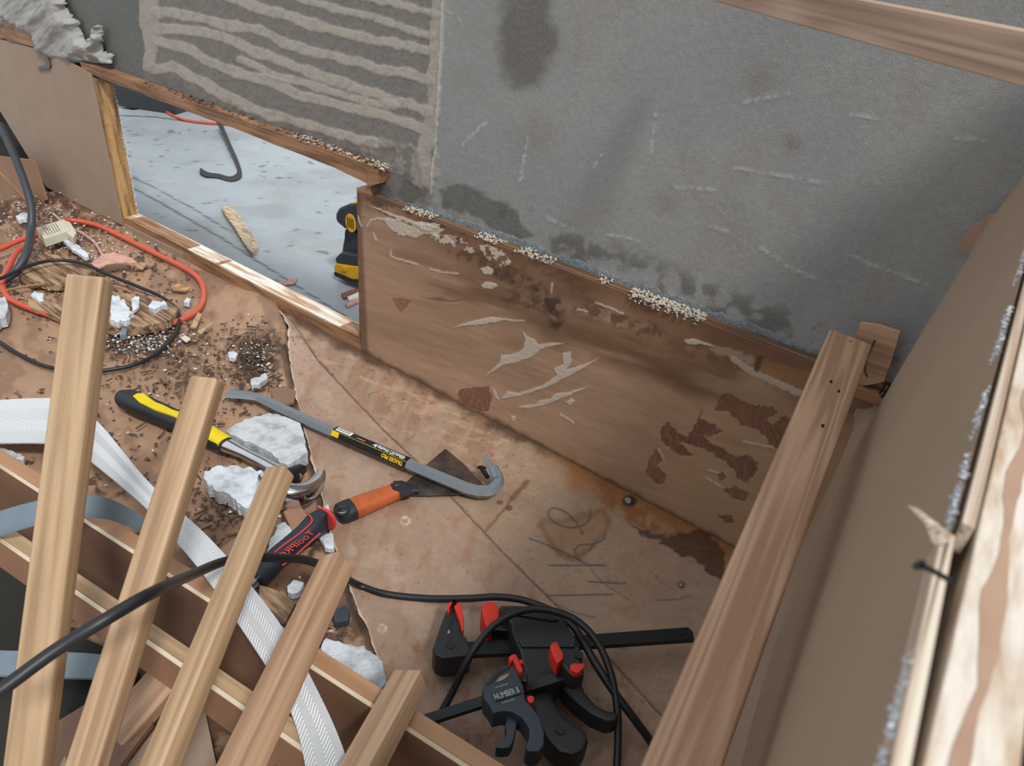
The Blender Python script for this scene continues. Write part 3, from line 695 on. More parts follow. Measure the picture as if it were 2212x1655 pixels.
    dk = sstep(1060, 1200, py) ; b = over(b, dk * sstep(.3, .5, fbm(px, py, 30, 4, 478)), (84, 60, 44), 0.8)
    c = c * (1 - L[:, None]) + b * L[:, None]
    gap = lmask(px, py, [(p[0] - 6, p[1]) for p in TORN[2:]], 8, 5, 5, 18, 480); c = over(c, gap, (52, 36, 28), 0.75)
    hb = np.exp(-(segd(px, py, [(560, 640), (597, 668), (612, 720), (618, 800)]) / 34.0) ** 2) * 0.012 * (d < -3)
    h = h - L * 0.004 + hb + L * (fbm(px, py, 60, 3, 481) - .5) * 0.004
    return c, h
a, b, nu, nv = rect_grid(-1.95, 0.02, -0.86, 0.0126, 0.0019)
P = np.stack([a, b, np.zeros_like(a)], 1)
c, h = floor_paint(P); P[:, 2] += h
MT['floor'] = painted('floor_board', 0.6, 70, 0.08, 0.2, 700)
P = P.reshape(nu, nv, 3)
struct(paint_mesh('floor', P.reshape(-1, 3), nu, nv, c, MT['floor']))
# ---- torn veneer sheet on the floor
def resample(line, n, jit=0, seed=0):
    d = [0]
    for p, q in zip(line[:-1], line[1:]): d.append(d[-1] + math.hypot(q[0] - p[0], q[1] - p[1]))
    t = np.linspace(0, d[-1], n); x = np.interp(t, d, [p[0] for p in line]); y = np.interp(t, d, [p[1] for p in line])
    if jit:
        x = x + (fbm(t, t * 0, 14, 4, seed) - .5) * 2 * jit; y = y + (fbm(t, t * 0 + 9, 14, 4, seed + 1) - .5) * jit
    return x, y
n_a, n_b = 520, 260
ax, ay = resample(TORN, n_a, 5, 500); bx_, by_ = resample(REDGE, n_a, 1.0, 510)
u = np.linspace(0, 1, n_b)[None, :]
GX = ax[:, None] * (1 - u) + bx_[:, None] * u; GY = ay[:, None] * (1 - u) + by_[:, None] * u
rr = np.stack([np.ones_like(GX)] * 3, -1)
V = np.stack([GX - CX, GY - CY, np.full_like(GX, FPX)], -1) @ A3 / FPX
# u=0 is the torn lip, which lifts a little near the top
lift = 0.0018 + 0.0035 * np.exp(-(u * 1.0 / 0.35) ** 2) * (0.4 + 0.6 * vnoise(ay[:, None] / 60.0, ay[:, None] * 0, 3)) + 0.012 * np.exp(-((GY - 690) / 60.0) ** 2) * (1 - u)
Z = lift; tt = (Z - CAMH) / V[..., 2]
PV = np.array(CAM)[None, None, :] + V * tt[..., None]
def veneer_paint(P):
    px, py = project(P)
    n1 = fbm(px, py, 110, 4, 520); n2 = fbm(px, py, 30, 4, 521, sx=.6, sy=1.5, rot=1.9); n3 = fbm(px, py, 8, 3, 522)
    c = np.array(lin((157, 132, 113)))[None, :] * (0.88 + 0.2 * n1 + 0.12 * (n3 - .5))[:, None]
    c = over(c, sstep(.5, .72, n2), (144, 106, 84), 0.55)
    c = over(c, sstep(.52, .7, fbm(px, py, 60, 4, 523)), (174, 152, 134), 0.5)
    c = over(c, sstep(.62, .7, fbm(px, py, 18, 4, 524)) * sstep(.45, .6, n1), (136, 88, 64), 0.55)
    c = over(c, sstep(.77, .82, fbm(px, py, 7, 3, 525)), (104, 74, 58), 0.5)
    up = 1 - sstep(690, 900, py)
    c = over(c, up, (176, 150, 136), 0.45); c = over(c, up * sstep(.64, .72, fbm(px, py, 8, 3, 526)), (120, 74, 56), 0.7)
    h = (n3 - .5) * 0.0006
    for (x0, y0) in [(826, 1357), (876, 1125)]:
        dd = np.hypot((px - x0), (py - y0) * 1.1); ring = np.exp(-((dd - 8) / 3.5) ** 2); c = over(c, ring * sstep(.3, .6, fbm(px, py, 5, 2, 527)), (206, 188, 168), 0.8); h += ring * 0.001
    d = segd(px, py, TORN); c = over(c, 1 - sstep(1, 5, d), (206, 190, 168), 0.7)
    return c, h
PVf = PV.reshape(-1, 3); c, h = veneer_paint(PVf); PVf[:, 2] += h
MT['veneer'] = painted('torn_veneer', 0.6, 80, 0.08, 0.25, 600)
vs_ = paint_mesh('torn_veneer_sheet', PVf, n_a, n_b, c, MT['veneer'])
so = vs_.modifiers.new('thickness', 'SOLIDIFY'); so.thickness = 0.0014; so.offset = 1 if False else -1
tag(vs_, 'pale pinkish strip of floor veneer with a ragged left edge, under the grey wrecking bar', 'veneer sheet')

# ---- beige lining left of the hatch, hatch frame
left = yslab('wall_left', [(0 - 40, 68), (150, 128), (205, 163), (262, 482), (95, 400), (95, 425), (-40, 170)][:0] or [(-60, 62), (0, 84), (60, 100), (130, 122), (196, 160), (265, 487), (180, 446), (100, 404), (0, 240), (-60, 125)], 0.002, 0.004, MT['beige'], bevel=0.0005)
struct(left)
door = empty('door_1', pyy(500, 480)); struct(door)
def yb(name, pxs, y, th, mat, par, bev=0.0008): return yslab(name, pxs, y, th, mat, par, bev)
yb('head_rail', jag([(172, 133), (230, 152), (420, 222), (620, 292), (800, 358)], 30, 0.8, 1, False) + jag([(803, 402), (720, 362), (500, 276), (330, 212), (205, 164), (178, 150)], 30, 1.0, 2, False), 0.003, 0.024, MT['oldrail'], door)
yb('end_block', [(792, 368), (815, 366), (815, 398), (792, 404)], 0.001, 0.02, MT['oldrail'], door)
# hatch left jamb: inner face looks towards +X
q0, q1 = pyy(206, 168, 0.002), pyy(268, 478, 0.002)
slab('left_jamb', [Vector((q0.x, 0.004, q0.z - .002)), Vector((q0.x, 0.036, q0.z - .002)), Vector((q0.x, 0.036, 0.02)), Vector((q0.x, 0.004, 0.02))], Vector((-0.018, 0, 0)), MT['golden'], door, 0.0006)
sp = [Vector((q0.x + R.uniform(-.001, .0005), 0.036 + R.uniform(-.001, .001), R.uniform(0.02, q0.z))) for _ in range(170)]
tag(crumbs('foam_edge', MT['foam'], door, [tuple(s) for s in sp], (0.001, 0.0028), 8), 'white crumbs of foam along the outer edge of the jamb', kind='stuff')
# sill
ZS = pyy(275, 482).z
q2 = pyy(268, 490); q3 = pyy(790, 765)
ztop = 0.022
sl = jag([(262, 470), (285, 478), (420, 548), (560, 622), (700, 694), (775, 727)], 24, 1.2, 4, False) + jag([(790, 764), (700, 720), (560, 646), (420, 572), (262, 490)], 40, 0.4, 5, False)
yb('sill', sl, 0.003, 0.034, MT['oldrail'], door, 0.0005)
slab('sill_board', [Vector((q0.x, 0.006, 0.0232)), Vector((hx1, 0.006, 0.0232)), Vector((hx1, 0.040, 0.0232)), Vector((q0.x, 0.040, 0.0232))], Vector((0, 0, -0.003)), MT['sillw'], door, 0.0004)
yb('sill_facing', [(268, 484), (395, 548), (395, 575), (262, 500)], 0.001, 0.002, MT['beige'], door, 0)
yb('right_jamb', [(770, 405), (800, 405), (796, 760), (776, 738)], 0.004, 0.018, MT['oldrail'], door)
sp = []
for i in range(260):
    x = R.uniform(300, 800); q = pyy(x, 133 + (x - 172) * 0.36, 0.0); sp.append((q.x, R.uniform(0.004, 0.022), q.z + R.uniform(-0.002, 0.003)))
tag(crumbs('debris', MT['chip'], door, sp, (0.001, 0.004), 12), 'dark rotten crumbs on top of the head rail', kind='stuff')
sp = []
for i in range(200):
    x = R.uniform(620, 830); q = pyy(x, 133 + (x - 172) * 0.36, 0.0); sp.append((q.x, R.uniform(0.004, 0.022), q.z + R.uniform(-0.002, 0.003)))
tag(crumbs('foam_flakes', MT['glue'], door, sp, (0.001, 0.004), 13), 'pale foam flakes on the head rail', kind='stuff')

# ---- wadding / torn foam at the top left
def blob_sheet(name, poly, y, mat, hgt, seed, step=1.8, parent=None):
    xs = [p[0] for p in poly]; ys = [p[1] for p in poly]
    gx, gy = np.meshgrid(np.arange(min(xs), max(xs) + step, step), np.arange(min(ys), max(ys) + step, step), indexing='ij')
    nu_, nv_ = gx.shape; gx = gx.ravel().astype(float); gy = gy.ravel().astype(float)
    m = pmask(gx, gy, poly, 12, 14, 22, seed); keep_ = m > 0.10
    P_ = np.array([tuple(pyy(a_, b_, y)) for a_, b_ in zip(gx, gy)])
    P_[:, 1] -= m ** 0.5 * hgt * (0.25 + 1.1 * fbm(gx, gy, 45, 4, seed, sx=1.0, sy=.45, rot=.6)) - 0.004
    col = np.ones((len(gx), 3)) * np.array(lin((160, 160, 158))) * (0.8 + 0.3 * fbm(gx, gy, 30, 4, seed + 5))[:, None]
    col = over(col, sstep(.55, .7, fbm(gx, gy, 40, 4, seed + 7)), (160, 138, 118), .5)
    return paint_mesh(name, P_, nu_, nv_, col, mat, keep_)
MT['waddingp'] = painted('wadding_fibre', 0.9, 60, 0.1, 0.7, 260, bdist=0.002)
w_ = blob_sheet('insulation_wadding', [(-60, -60), (120, -60), (140, 10), (172, 60), (205, 95), (222, 62), (224, 110), (250, 130), (235, 136), (175, 128), (130, 132), (95, 100), (75, 66), (60, 60), (30, 45), (10, 75), (-60, 40)], 0.018, MT['waddingp'], 0.03, 31)
tag(w_, 'torn fluffy white insulation wadding hanging at the top left corner above the beige lining', 'insulation')
w_ = yslab('torn_ply_strip', jag([(-30, 40), (20, 38), (35, 52), (75, 62), (100, 95), (108, 118), (92, 112), (60, 98), (0, 84), (-30, 74)], 10, 2, 44), 0.0005, 0.006, MT['oldrail'], bevel=0.0003)
tag(w_, 'brown strip of torn plywood between the white wadding and the beige lining', 'plywood strip')
w_ = yslab('metal_bracket', [(92, 112), (100, 116), (108, 140), (106, 148), (82, 150), (80, 146), (98, 138)], -0.002, 0.003, MT['screw'], bevel=0.0004)
tag(w_, 'small bent dark metal bracket on the beige lining at top left', 'bracket')

# ---- right side: fabric-lined half wall with the torn sandwich edge
E0 = pyy(2300, 255, 0.0); E1 = pt(1920, 1655, 0.14)
Edir = (E1 - E0)
def Eat(y):
    t = (y - E0.y) / (E1.y - E0.y); return E0 + Edir * t
F = [pyy(1903, 868, 0.0), pyy(1826, 1010, -0.045), pyy(1750, 1180, -0.10), pyy(1672, 1400, -0.175), pz(1600, 1655, 0.02)]
F.append(F[-1] + (F[-1] - F[-2]) * 3.5); F[-1].z = 0.012
Gl = [pyy(1850, 882, -0.001), pz(1700, 1222, 0.001), pz(1640, 1300, 0.001), pz(1570, 1450, 0.001), pz(1500, 1655, 0.001)]; Gl.append(Gl[-1] + (F[-1] - F[-2]))
Fc = catmull(F, 10); Gc = catmull(Gl, 10)
backc = [(1903, 868), (1950, 805), (1990, 742), (2035, 660), (2075, 585), (2130, 490), (2200, 395), (2300, 255)]
bc = catmull([pyy(x, y, 0.0) for x, y in backc], 5)
nr = 36
vs = []; fs = []; rows = len(Fc)
for i, f_ in enumerate(Fc):
    s = i / (rows - 1); e = Eat(f_.y) if f_.y > E1.y - .2 else Eat(E1.y - .2)
    for j in range(nr):
        r_ = j / (nr - 1); p = f_.lerp(e, r_)
        k = r_ * (len(bc) - 1); k0 = min(int(k), len(bc) - 2); q = bc[k0].lerp(bc[k0 + 1], k - k0); dev = q - Fc[0].lerp(E0, r_)
        p = p + dev * max(0, 1 - s * 2.2) ** 2
        p.x -= 0.010 * math.sin(math.pi * r_) * min(1, s * 3)       # belly of the lining
        p.x += 0.0035 * math.exp(-((r_ - 0.07) / 0.03) ** 2)       # crease just above the fold
        vs.append(p)
for i in range(rows - 1):
    for j in range(nr - 1):
        a_ = i * nr + j; fs.append((a_, a_ + nr, a_ + nr + 1, a_ + 1))
wr = empty('wall_right', (0.0, -0.3, 0.0)); struct(wr)
mesh_obj('fabric_lining', vs, fs, MT['fabric'], wr, smooth=True)
vs = []; fs = []
for i in range(rows):
    for j in range(8):
        r_ = j / 7; p = Fc[i].lerp(Gc[min(i, len(Gc) - 1)], r_); p.z -= 0.008 * math.sin(math.pi * r_) * 0.5; p.z = max(p.z, 0.001); vs.append(p)
for i in range(rows - 1):
    for j in range(7):
        a_ = i * 8 + j; fs.append((a_, a_ + 8, a_ + 9, a_ + 1))
mesh_obj('lining_skirt', vs, fs, MT['fabric'], wr, smooth=True)
# sandwich edge
MT['studtop'] = wood('sawn_stud', (176, 152, 126), (214, 206, 194), sc=(30, 160, 160), seed=2.2, rings=0.35)
MT['skin_edge'] = wood('skin_edge', (150, 118, 94), (214, 204, 186), sc=(4, 700, 700), seed=1, rings=0)
Xd = Vector((1, 0, 0))
En = E1 + Edir.normalized() * 0.06
sk_far0, sk_far1 = pt(2300, 255, 0), None
def Epx(py): # point of the edge line seen at picture row py
    lo, hi = 0.0, 1.3
    for _ in range(50):
        m_ = (lo + hi) / 2; p = E0 + Edir * m_
        if project([tuple(p)])[1][0] < py: lo = m_
        else: hi = m_
    return E0 + Edir * lo
Eb = Epx(1125)
t_ = Edir.normalized()
bar('plywood_skin', E0 + Xd * 0.003, Eb + Xd * 0.003, 0.0030, 0.010, MT['skin_edge'], wr, bevel=0.0003)
bar('plywood_skin', Eb + t_ * 0.004 + Vector((-0.0005, 0, -0.002)), E1 + Xd * 0.0018, 0.0034, 0.010, MT['skin_edge'], wr, bevel=0.0003, ext1=0.12)
for ch in wr.children:
    if ch.name.startswith('plywood_skin'): ch.matrix_basis = Matrix.Translation((0, 0, -0.0045)) @ ch.matrix_basis
o = bar('stud', E0 + Vector((0.0145, 0, -0.03)), E1 + Vector((0.0142, 0, -0.03)), 0.0160, 0.052, MT['studtop'], wr, bevel=0.0006, ext1=0.12)
# brown torn veneer streaks left on the stud
vsx = []; fsx = []
for (f0, f1, o0, o1) in [(0.50, 1.06, 0.30, 0.52), (0.30, 0.52, 0.38, 0.55)]:
    n = 60; k0 = len(vsx)
    for i in range(n):
        t = f0 + (f1 - f0) * i / (n - 1); p = E0 + Edir * t
        l_ = o0 + 0.07 * math.sin(i * .7) + R.uniform(-.03, .03); r_ = o1 + 0.06 * math.sin(i * .45 + 1) + R.uniform(-.03, .03)
        if i in (0, n - 1): r_ = l_ + .02
        for e in (l_, r_): vsx.append((p.x + 0.0064 + e * 0.0160, p.y, p.z - 0.0037))
        if i: a_ = k0 + 2 * i; fsx.append((a_ - 2, a_ - 1, a_ + 1, a_))
sv = mesh_obj('torn_veneer', vsx, fsx, MT['paper'], wr)
mo = sv.modifiers.new('thickness', 'SOLIDIFY'); mo.thickness = 0.0005; mo.offset = 1
sp = []
for i in range(1900):
    t = R.uniform(0.3, 1.1); p = E0 + Edir * t
    if math.sin(t * 60) + math.sin(t * 37 + 2) < -0.4: continue
    sp.append((p.x - 0.0002 - abs(R.gauss(0, 0.0005)), p.y, p.z + R.uniform(-0.008, -0.0005)))
tag(crumbs('torn_foam', MT['foam'], wr, sp, (0.0004, 0.0010), 21), 'bluish white torn foam along the broken skin', kind='stuff')
o = zslab('dark_bag', jag([(2190, 1290), (2212, 1240), (2300, 1200), (2500, 1300), (2500, 1800), (2160, 1800), (2178, 1600), (2188, 1450)], 30, 3, 4), .30, .12, MT['darkcloth'], bevel=.01); tag(o, 'blurry dark object just visible beyond the sawn stud at the right edge', 'bag')
# splinter
sA = pt(1962, 1092, 0.20); sB = pt(2030, 1172, 0.185)
sweep('splinter', [sA, sA.lerp(sB, .5) + Vector((.001, 0, .001)), sB], [(0.0003, 0.0002), (0.0012, .0008), (0.0019, .0012)], MT['skin_edge'], wr, sides=6)
sA = pt(1976, 1096, 0.20); sB = pt(2042, 1160, 0.185)
sweep('splinter', [sA, sA.lerp(sB, .5), sB], [(0.0003, 0.0002), (0.0011, .0008), (0.0019, .0012)], MT['skin_edge'], wr, sides=6)
sweep('nail', [pt(1986, 1222, 0.172), pt(2010, 1230, 0.170), pt(2052, 1254, 0.165)], [(0.0007, 0.0007)], MT['steeldark'], wr, sides=8)
sweep('nail_head', [pt(1984, 1218, 0.1722), pt(1989, 1224, 0.1716)], [(0.0016, 0.0016)], MT['steeldark'], wr, sides=10)
struct(slab('wall_right', [Vector((.10, 0.0, 0)), Vector((.12, 0.0, 0)), Vector((.12, -.26, 0)), Vector((.10, -.26, 0))], Vector((0, 0, .80)), MT['beige'], None, .001))  # unseen side panel, added to shift the shadow line on the back wall
# torn flap of lining on the wall at the right
w_ = yslab('lining_flap', jag([(2068, 535), (2100, 490), (2140, 462), (2165, 460), (2190, 430), (2230, 400), (2200, 470), (2150, 520), (2115, 548), (2095, 552)], 12, 1.5, 3), 0.004, 0.0015, MT['paper'], bevel=0.0003)
tag(w_, 'torn tan flap of wall lining sticking out over the grey wall beside the beige fabric', 'lining')

# ================================================================ THINGS
# ---- outside: garage floor, seen through the hatch
ZC = -0.20
def conc_paint(P):
    px, py = project(P)
    x, y = P[:, 0], P[:, 1]
    n1 = fbm(x, y, .5, 5, 700); n2 = fbm(x, y, .08, 4, 701)
    c = np.array(lin((158, 168, 174)))[None, :] * (0.82 + 0.3 * n1 + 0.14 * (n2 - .5))[:, None]
    c = over(c, sstep(.55, .72, fbm(x, y, .2, 4, 703)), (140, 144, 146), .5)
    c = over(c, sstep(.60, .72, fbm(x, y, .12, 4, 704, sx=.4, sy=2, rot=.5)), (160, 146, 130), .2)
    for k, (pl, hw) in enumerate([([(280, 402), (350, 440), (480, 515), (620, 605), (720, 668), (790, 712)], 1.7), ([(278, 380), (320, 398), (420, 452), (500, 502)], 1.2), ([(760, 700), (700, 760)], 1.5), ([(260, 250), (330, 252), (400, 262)], 1.0)]):
        c = over(c, lmask(px, py, pl, hw, .9, 1.5, 8, 710 + k), (52, 50, 48), .85)
    c = over(c, sstep(.76, .8, fbm(x, y, .03, 3, 706)), (90, 84, 78), .7)
    return c
a, b, nu, nv = rect_grid(-3.4, -0.9, 0.05, 2.6, 0.007)
P = np.stack([a, b, np.full_like(a, ZC)], 1)
MT['conc'] = painted('concrete', 0.38, 30, 0.05, 0.1, 300)
g = paint_mesh('floor.001', P, nu, nv, conc_paint(P), MT['conc']); struct(g)
MT['concplain'] = plain('concrete_plain', (168, 174, 176), 0.45, noise=0.1, nscale=4)
g = mesh_obj('floor.002', [(-8, -3, ZC - .01), (4, -3, ZC - .01), (4, 6, ZC - .01), (-8, 6, ZC - .01)], [(0, 1, 2, 3)], MT['concplain']); struct(g)

# black case
k0 = pz(251, 229, ZC); k1 = pz(325, 209, ZC); ux = (k1 - k0).normalized(); uy = Vector((-ux.y, ux.x, 0)); 
if uy.y < 0: uy = -uy
case = empty('tool_case', k0)
slab('body', [k0, k0 + ux * .5, k0 + ux * .5 + uy * .3, k0 + uy * .3], Vector((0, 0, .22)), MT['drillblack'], case, .008)
slab('lid', [k0 + Vector((0, 0, .225)) - ux * .004, k0 + ux * .504 + Vector((0, 0, .225)), k0 + ux * .504 + uy * .3 + Vector((0, 0, .225)), k0 + uy * .3 + Vector((0, 0, .225)) - ux * .004], Vector((0, 0, .05)), MT['blackmatt'], case, .006)
for d_ in (.1, .36): slab('latch', [k0 + ux * d_ - uy * .006 + Vector((0, 0, .19)), k0 + ux * (d_ + .05) - uy * .006 + Vector((0, 0, .19)), k0 + ux * (d_ + .05) - uy * .006 + Vector((0, 0, .25)), k0 + ux * d_ - uy * .006 + Vector((0, 0, .25))], uy * .006, MT['screw'], case, .001)
tag(case, 'dark blue-black case standing on the concrete behind the top left corner of the hatch', 'case')
o = sweep('extension_cord', catmull([pz(338, 214, ZC + .006), pz(346, 226, ZC + .006), pz(362, 243, ZC + .006), pz(395, 258, ZC + .006), pz(440, 265, ZC + .006), pz(485, 268, ZC + .006), pz(520, 270, ZC + .006)], 6), [(.006, .006)], MT['orangecord'], sides=10)
tag(o, 'orange cord on the concrete outside, seen through the top of the hatch', 'cord')
La = [pz(x, y, ZC + z) for x, y, z in [(478, 262, .04), (488, 285, .03), (502, 318, .02), (516, 350, .012), (522, 380, .006), (500, 391, .004), (470, 384, .004), (445, 381, .006), (431, 373, .01)]]
Ra = [pz(x, y, ZC + z) for x, y, z in [(466, 262, .04), (478, 285, .03), (494, 320, .02), (508, 352, .012), (512, 372, .006), (497, 381, .004), (472, 375, .004), (450, 372, .006), (432, 362, .01)]]
o = ribbon('black_strap', La, Ra, .002, MT['black']); tag(o, 'curled black strap lying on the concrete outside the hatch', 'strap')
o = zslab('wood_offcut', jag([(478, 449), (488, 444), (503, 445), (530, 485), (556, 522), (557, 532), (545, 544), (535, 535), (505, 490)], 14, 1.2, 9), ZC + .014, .013, MT['palewood'], bevel=.001)
tag(o, 'splintered pale wood offcut lying on the concrete outside the hatch', 'offcut')
o = zslab('paper_shred', jag([(608, 612), (625, 602), (642, 601), (638, 610), (615, 617)], 6, 1.5, 2), ZC + .005, .003, MT['shred']); tag(o, 'small pink shred on the concrete outside, below the wood offcut', 'scrap')
for i, (pl, m, lb) in enumerate([([(737, 634), (770, 622), (775, 628), (742, 643)], 'rustveneer', 'brown splinter on the concrete just behind the hatch sill, uppermost of three by the drill'), ([(750, 641), (775, 630), (780, 637), (754, 648)], 'white', 'white splinter on the concrete between two brown ones by the drill'), ([(746, 655), (775, 643), (778, 649), (750, 661)], 'shred', 'pinkish splinter on the concrete, lowest of three by the drill')]):
    o = zslab('wood_splinter', pl, ZC + .008, .006, MT[m], bevel=.0008); tag(o, lb, 'splinter', 'splinters on the concrete')
o = crumbs('dry_leaf', MT['rotwood'], None, [tuple(pz(x, y, ZC + .006)) for x, y in [(364, 283), (371, 281), (378, 284), (388, 286), (369, 286)]], (.006, .012), 4, .4); tag(o, 'crumpled brown leaf litter on the concrete under the orange cord', 'leaf')
# cordless drill
base = pz(752, 600, ZC); yd = base.y
drill = empty('cordless_drill', base)
def dy(name, pl, off, th, m, bev=.004, par=None): return slab(name, [pyy(x, y, yd + off) for x, y in pl], Vector((0, th, 0)), MT[m], par or drill, bev, 3)
dy('housing', [(722, 470), (722, 460), (730, 449), (750, 441), (775, 436), (840, 448), (846, 478), (836, 506), (790, 503), (770, 500), (742, 497), (735, 490), (724, 482)], -.035, .07, 'drillblack', .012)
dy('grip', [(742, 494), (775, 500), (790, 505), (786, 540), (778, 560), (735, 553), (738, 530), (741, 515)], -.02, .04, 'drillblack', .009)
dy('foot', [(722, 558), (735, 546), (778, 553), (800, 560), (802, 582), (726, 572)], -.04, .075, 'drillblack', .006)
bt = dy('battery', [(720, 577), (726, 569), (802, 581), (803, 606), (760, 604), (722, 588)], -.042, .08, 'drillyellow', .004)
dy('battery_base', [(720, 588), (724, 588), (762, 603), (803, 606), (803, 614), (750, 610), (722, 597)], -.04, .076, 'black', .003, bt)
dy('release_button', [(736, 576), (748, 578), (747, 587), (735, 584)], -.048, .01, 'drillyellow', .001, bt)
# round badge on the housing
cc = pyy(757, 482, yd - .0365)
bdg = slab('badge', [cc + Vector((.019 * math.cos(t * math.pi / 12), 0, .024 * math.sin(t * math.pi / 12))) for t in range(24)], Vector((0, .003, 0)), MT['drillyellow'], drill, .0006)
for k in range(4): slab('vent', [cc + Vector((-.011 + .0065 * k, -.0005, -.013)), cc + Vector((-.008 + .0065 * k, -.0005, -.013)), cc + Vector((-.008 + .0065 * k, -.0005, .013)), cc + Vector((-.011 + .0065 * k, -.0005, .013))], Vector((0, .001, 0)), MT['black'], bdg)
dy('chuck', [(842, 455), (880, 466), (878, 492), (838, 494)], -.022, .044, 'black', .006)
dy('trigger', [(786, 506), (800, 508), (797, 524), (785, 522)], -.012, .024, 'drillyellow', .003)
dy('yellow_cap', [(752, 440), (772, 434), (786, 438), (770, 443)], -.03, .05, 'drillyellow', .003)
tag(drill, 'yellow and black cordless drill standing on the concrete seen through the hatch', 'drill')

# ---- beam, ply offcut, upper bar
Bf = pt(1838, 722, 0.722); Bn = pt(1470, 1655, 0.43)
bd = (Bn - Bf).normalized(); view = (CAM - Bf.lerp(Bn, .6)).normalized()
upb = (Vector((0.10, 0, 1))).normalized()
beam = empty('timber_rail', Bf.lerp(Bn, 1.0))
bo = bar('rail', Bf - Vector((0, 0, .012)), Bn - Vector((0, 0, .012)), 0.041, 0.024, MT['beam'], beam, up=upb, bevel=.003, ext0=0.0, ext1=.22)
nh = pt(1835, 738, 0.716)
sweep('nail_head', [nh, nh + Vector((0, 0, .0015))], [(.0025, .0025)], MT['screw'], beam, sides=12, up=Vector((0, 1, 0)))
for (x, y, r) in [(1795, 825, .0012), (1777, 920, .0012), (1812, 845, .001)]:
    t = (y - 722) / (1655 - 722); 
    p = pt(x, y, 1 / ((1 / .722) * (1 - t) + (1 / .43) * t) - .001); sweep('nail_hole', [p - Vector((0, 0, .001)), p + Vector((0, 0, .0012))], [(r, r)], MT['black'], beam, sides=8, up=Vector((0, 1, 0)))
tag(beam, 'weathered timber rail running from the back wall along the beige fabric wall', 'timber')
o = yslab('plywood_offcut', jag([(1859, 697), (1900, 703), (1944, 719), (1930, 770), (1910, 826), (1850, 838), (1838, 800), (1845, 740)], 40, .6, 3), -0.006, .005, MT['pine_pink'], bevel=.0006)
tag(o, 'small square plywood offcut leaning on the grey wall behind the end of the timber rail', 'offcut')
o = bar('batten', pyy(1840, 838, -.006), pyy(1912, 866, -.006), .012, .012, MT['oldrail'], bevel=.001); tag(o, 'short dark batten under the square plywood offcut in the right corner', 'batten')
wire_pts = [pyy(x, y, -.014) for x, y in [(1890, 735), (1882, 752), (1872, 775), (1868, 800), (1874, 815)]]
o = sweep('loose_wire', catmull(wire_pts, 5), [(.0012, .0012)], MT['screw'], sides=8); tag(o, 'thin grey wire dangling between the timber rail end and the plywood offcut', 'wire')
o = sweep('loose_wire', catmull([pyy(x, y, -.012) for x, y in [(1900, 850), (1908, 838), (1915, 826), (1922, 834), (1914, 846), (1904, 858)]], 5), [(.0011, .0011)], MT['steeldark'], sides=8); tag(o, 'dark wire curl in the corner where the fabric wall meets the panel', 'wire')
T1 = pt(1560, -27, 0.675); T2 = pt(2212, 124, 0.365)
o = bar('upper_rail', T1, T2, .010, .0235, MT['topbar'], up=Vector((0, 0, 1)), bevel=.0012, ext0=.0, ext1=.12)
tag(o, 'pale timber rail crossing the top right corner in front of the grey wall', 'timber')

# ---- bed base frame in the bottom left
ZF = 0.115
def frame_rail(ptsA, name, wpx, face_h, mt_top, mt_face, parent, zt=ZF, ext=.25):
    """ptsA: two px points along the camera-side top edge; wpx: px height of the top face"""
    a_, b_ = pz(*ptsA[0], zt), pz(*ptsA[1], zt); d_ = (b_ - a_).normalized(); nrm = Vector((-d_.y, d_.x, 0))
    if nrm.y < 0: nrm = -nrm
    wtop = (pz(ptsA[0][0] + 300, ptsA[0][1] + 300 * .645 - wpx, zt) - (pz(ptsA[0][0] + 300, ptsA[0][1] + 300 * .645, zt))).dot(nrm)
    sk = 0.004
    bar('side_panel', a_ + nrm * sk / 2 - Vector((0, 0, face_h / 2)), b_ + nrm * sk / 2 - Vector((0, 0, face_h / 2)), sk, face_h, mt_face, parent, bevel=.0003, ext0=ext, ext1=ext)
    # thin pale ply edge on top of the panel
    bar('ply_edging', a_ + nrm * sk / 2 + Vector((0, 0, .0002)), b_ + nrm * sk / 2 + Vector((0, 0, .0002)), sk * .9, .001, MT['ply_edge'], parent, bevel=0, ext0=ext, ext1=ext)
    bar(name, a_ + nrm * (sk + .0006 + wtop / 2) - Vector((0, 0, .0125)), b_ + nrm * (sk + .0006 + wtop / 2) - Vector((0, 0, .0125)), wtop, .024, mt_top, parent, bevel=.0008, ext0=ext, ext1=ext)
    return a_, b_, nrm
bed = empty('bed_base_frame', pz(400, 1300, 0))
MT['brownrail'] = wood('brown_rail', (160, 120, 88), (184, 144, 108), seed=5.5, sc=(2, 40, 40), rings=.3)
frame_rail([(0, 1012), (784, 1519)], 'rail', 38, .110, MT['brownrail'], MT['ply_skin2'], bed)
frame_rail([(0, 1172), (690, 1652)], 'rail', 40, .045, MT['pine'], MT['ply_skin'], bed)
tag(bed, 'frame of parallel pine and plywood rails at bottom left under the leaning slats', 'bed frame')
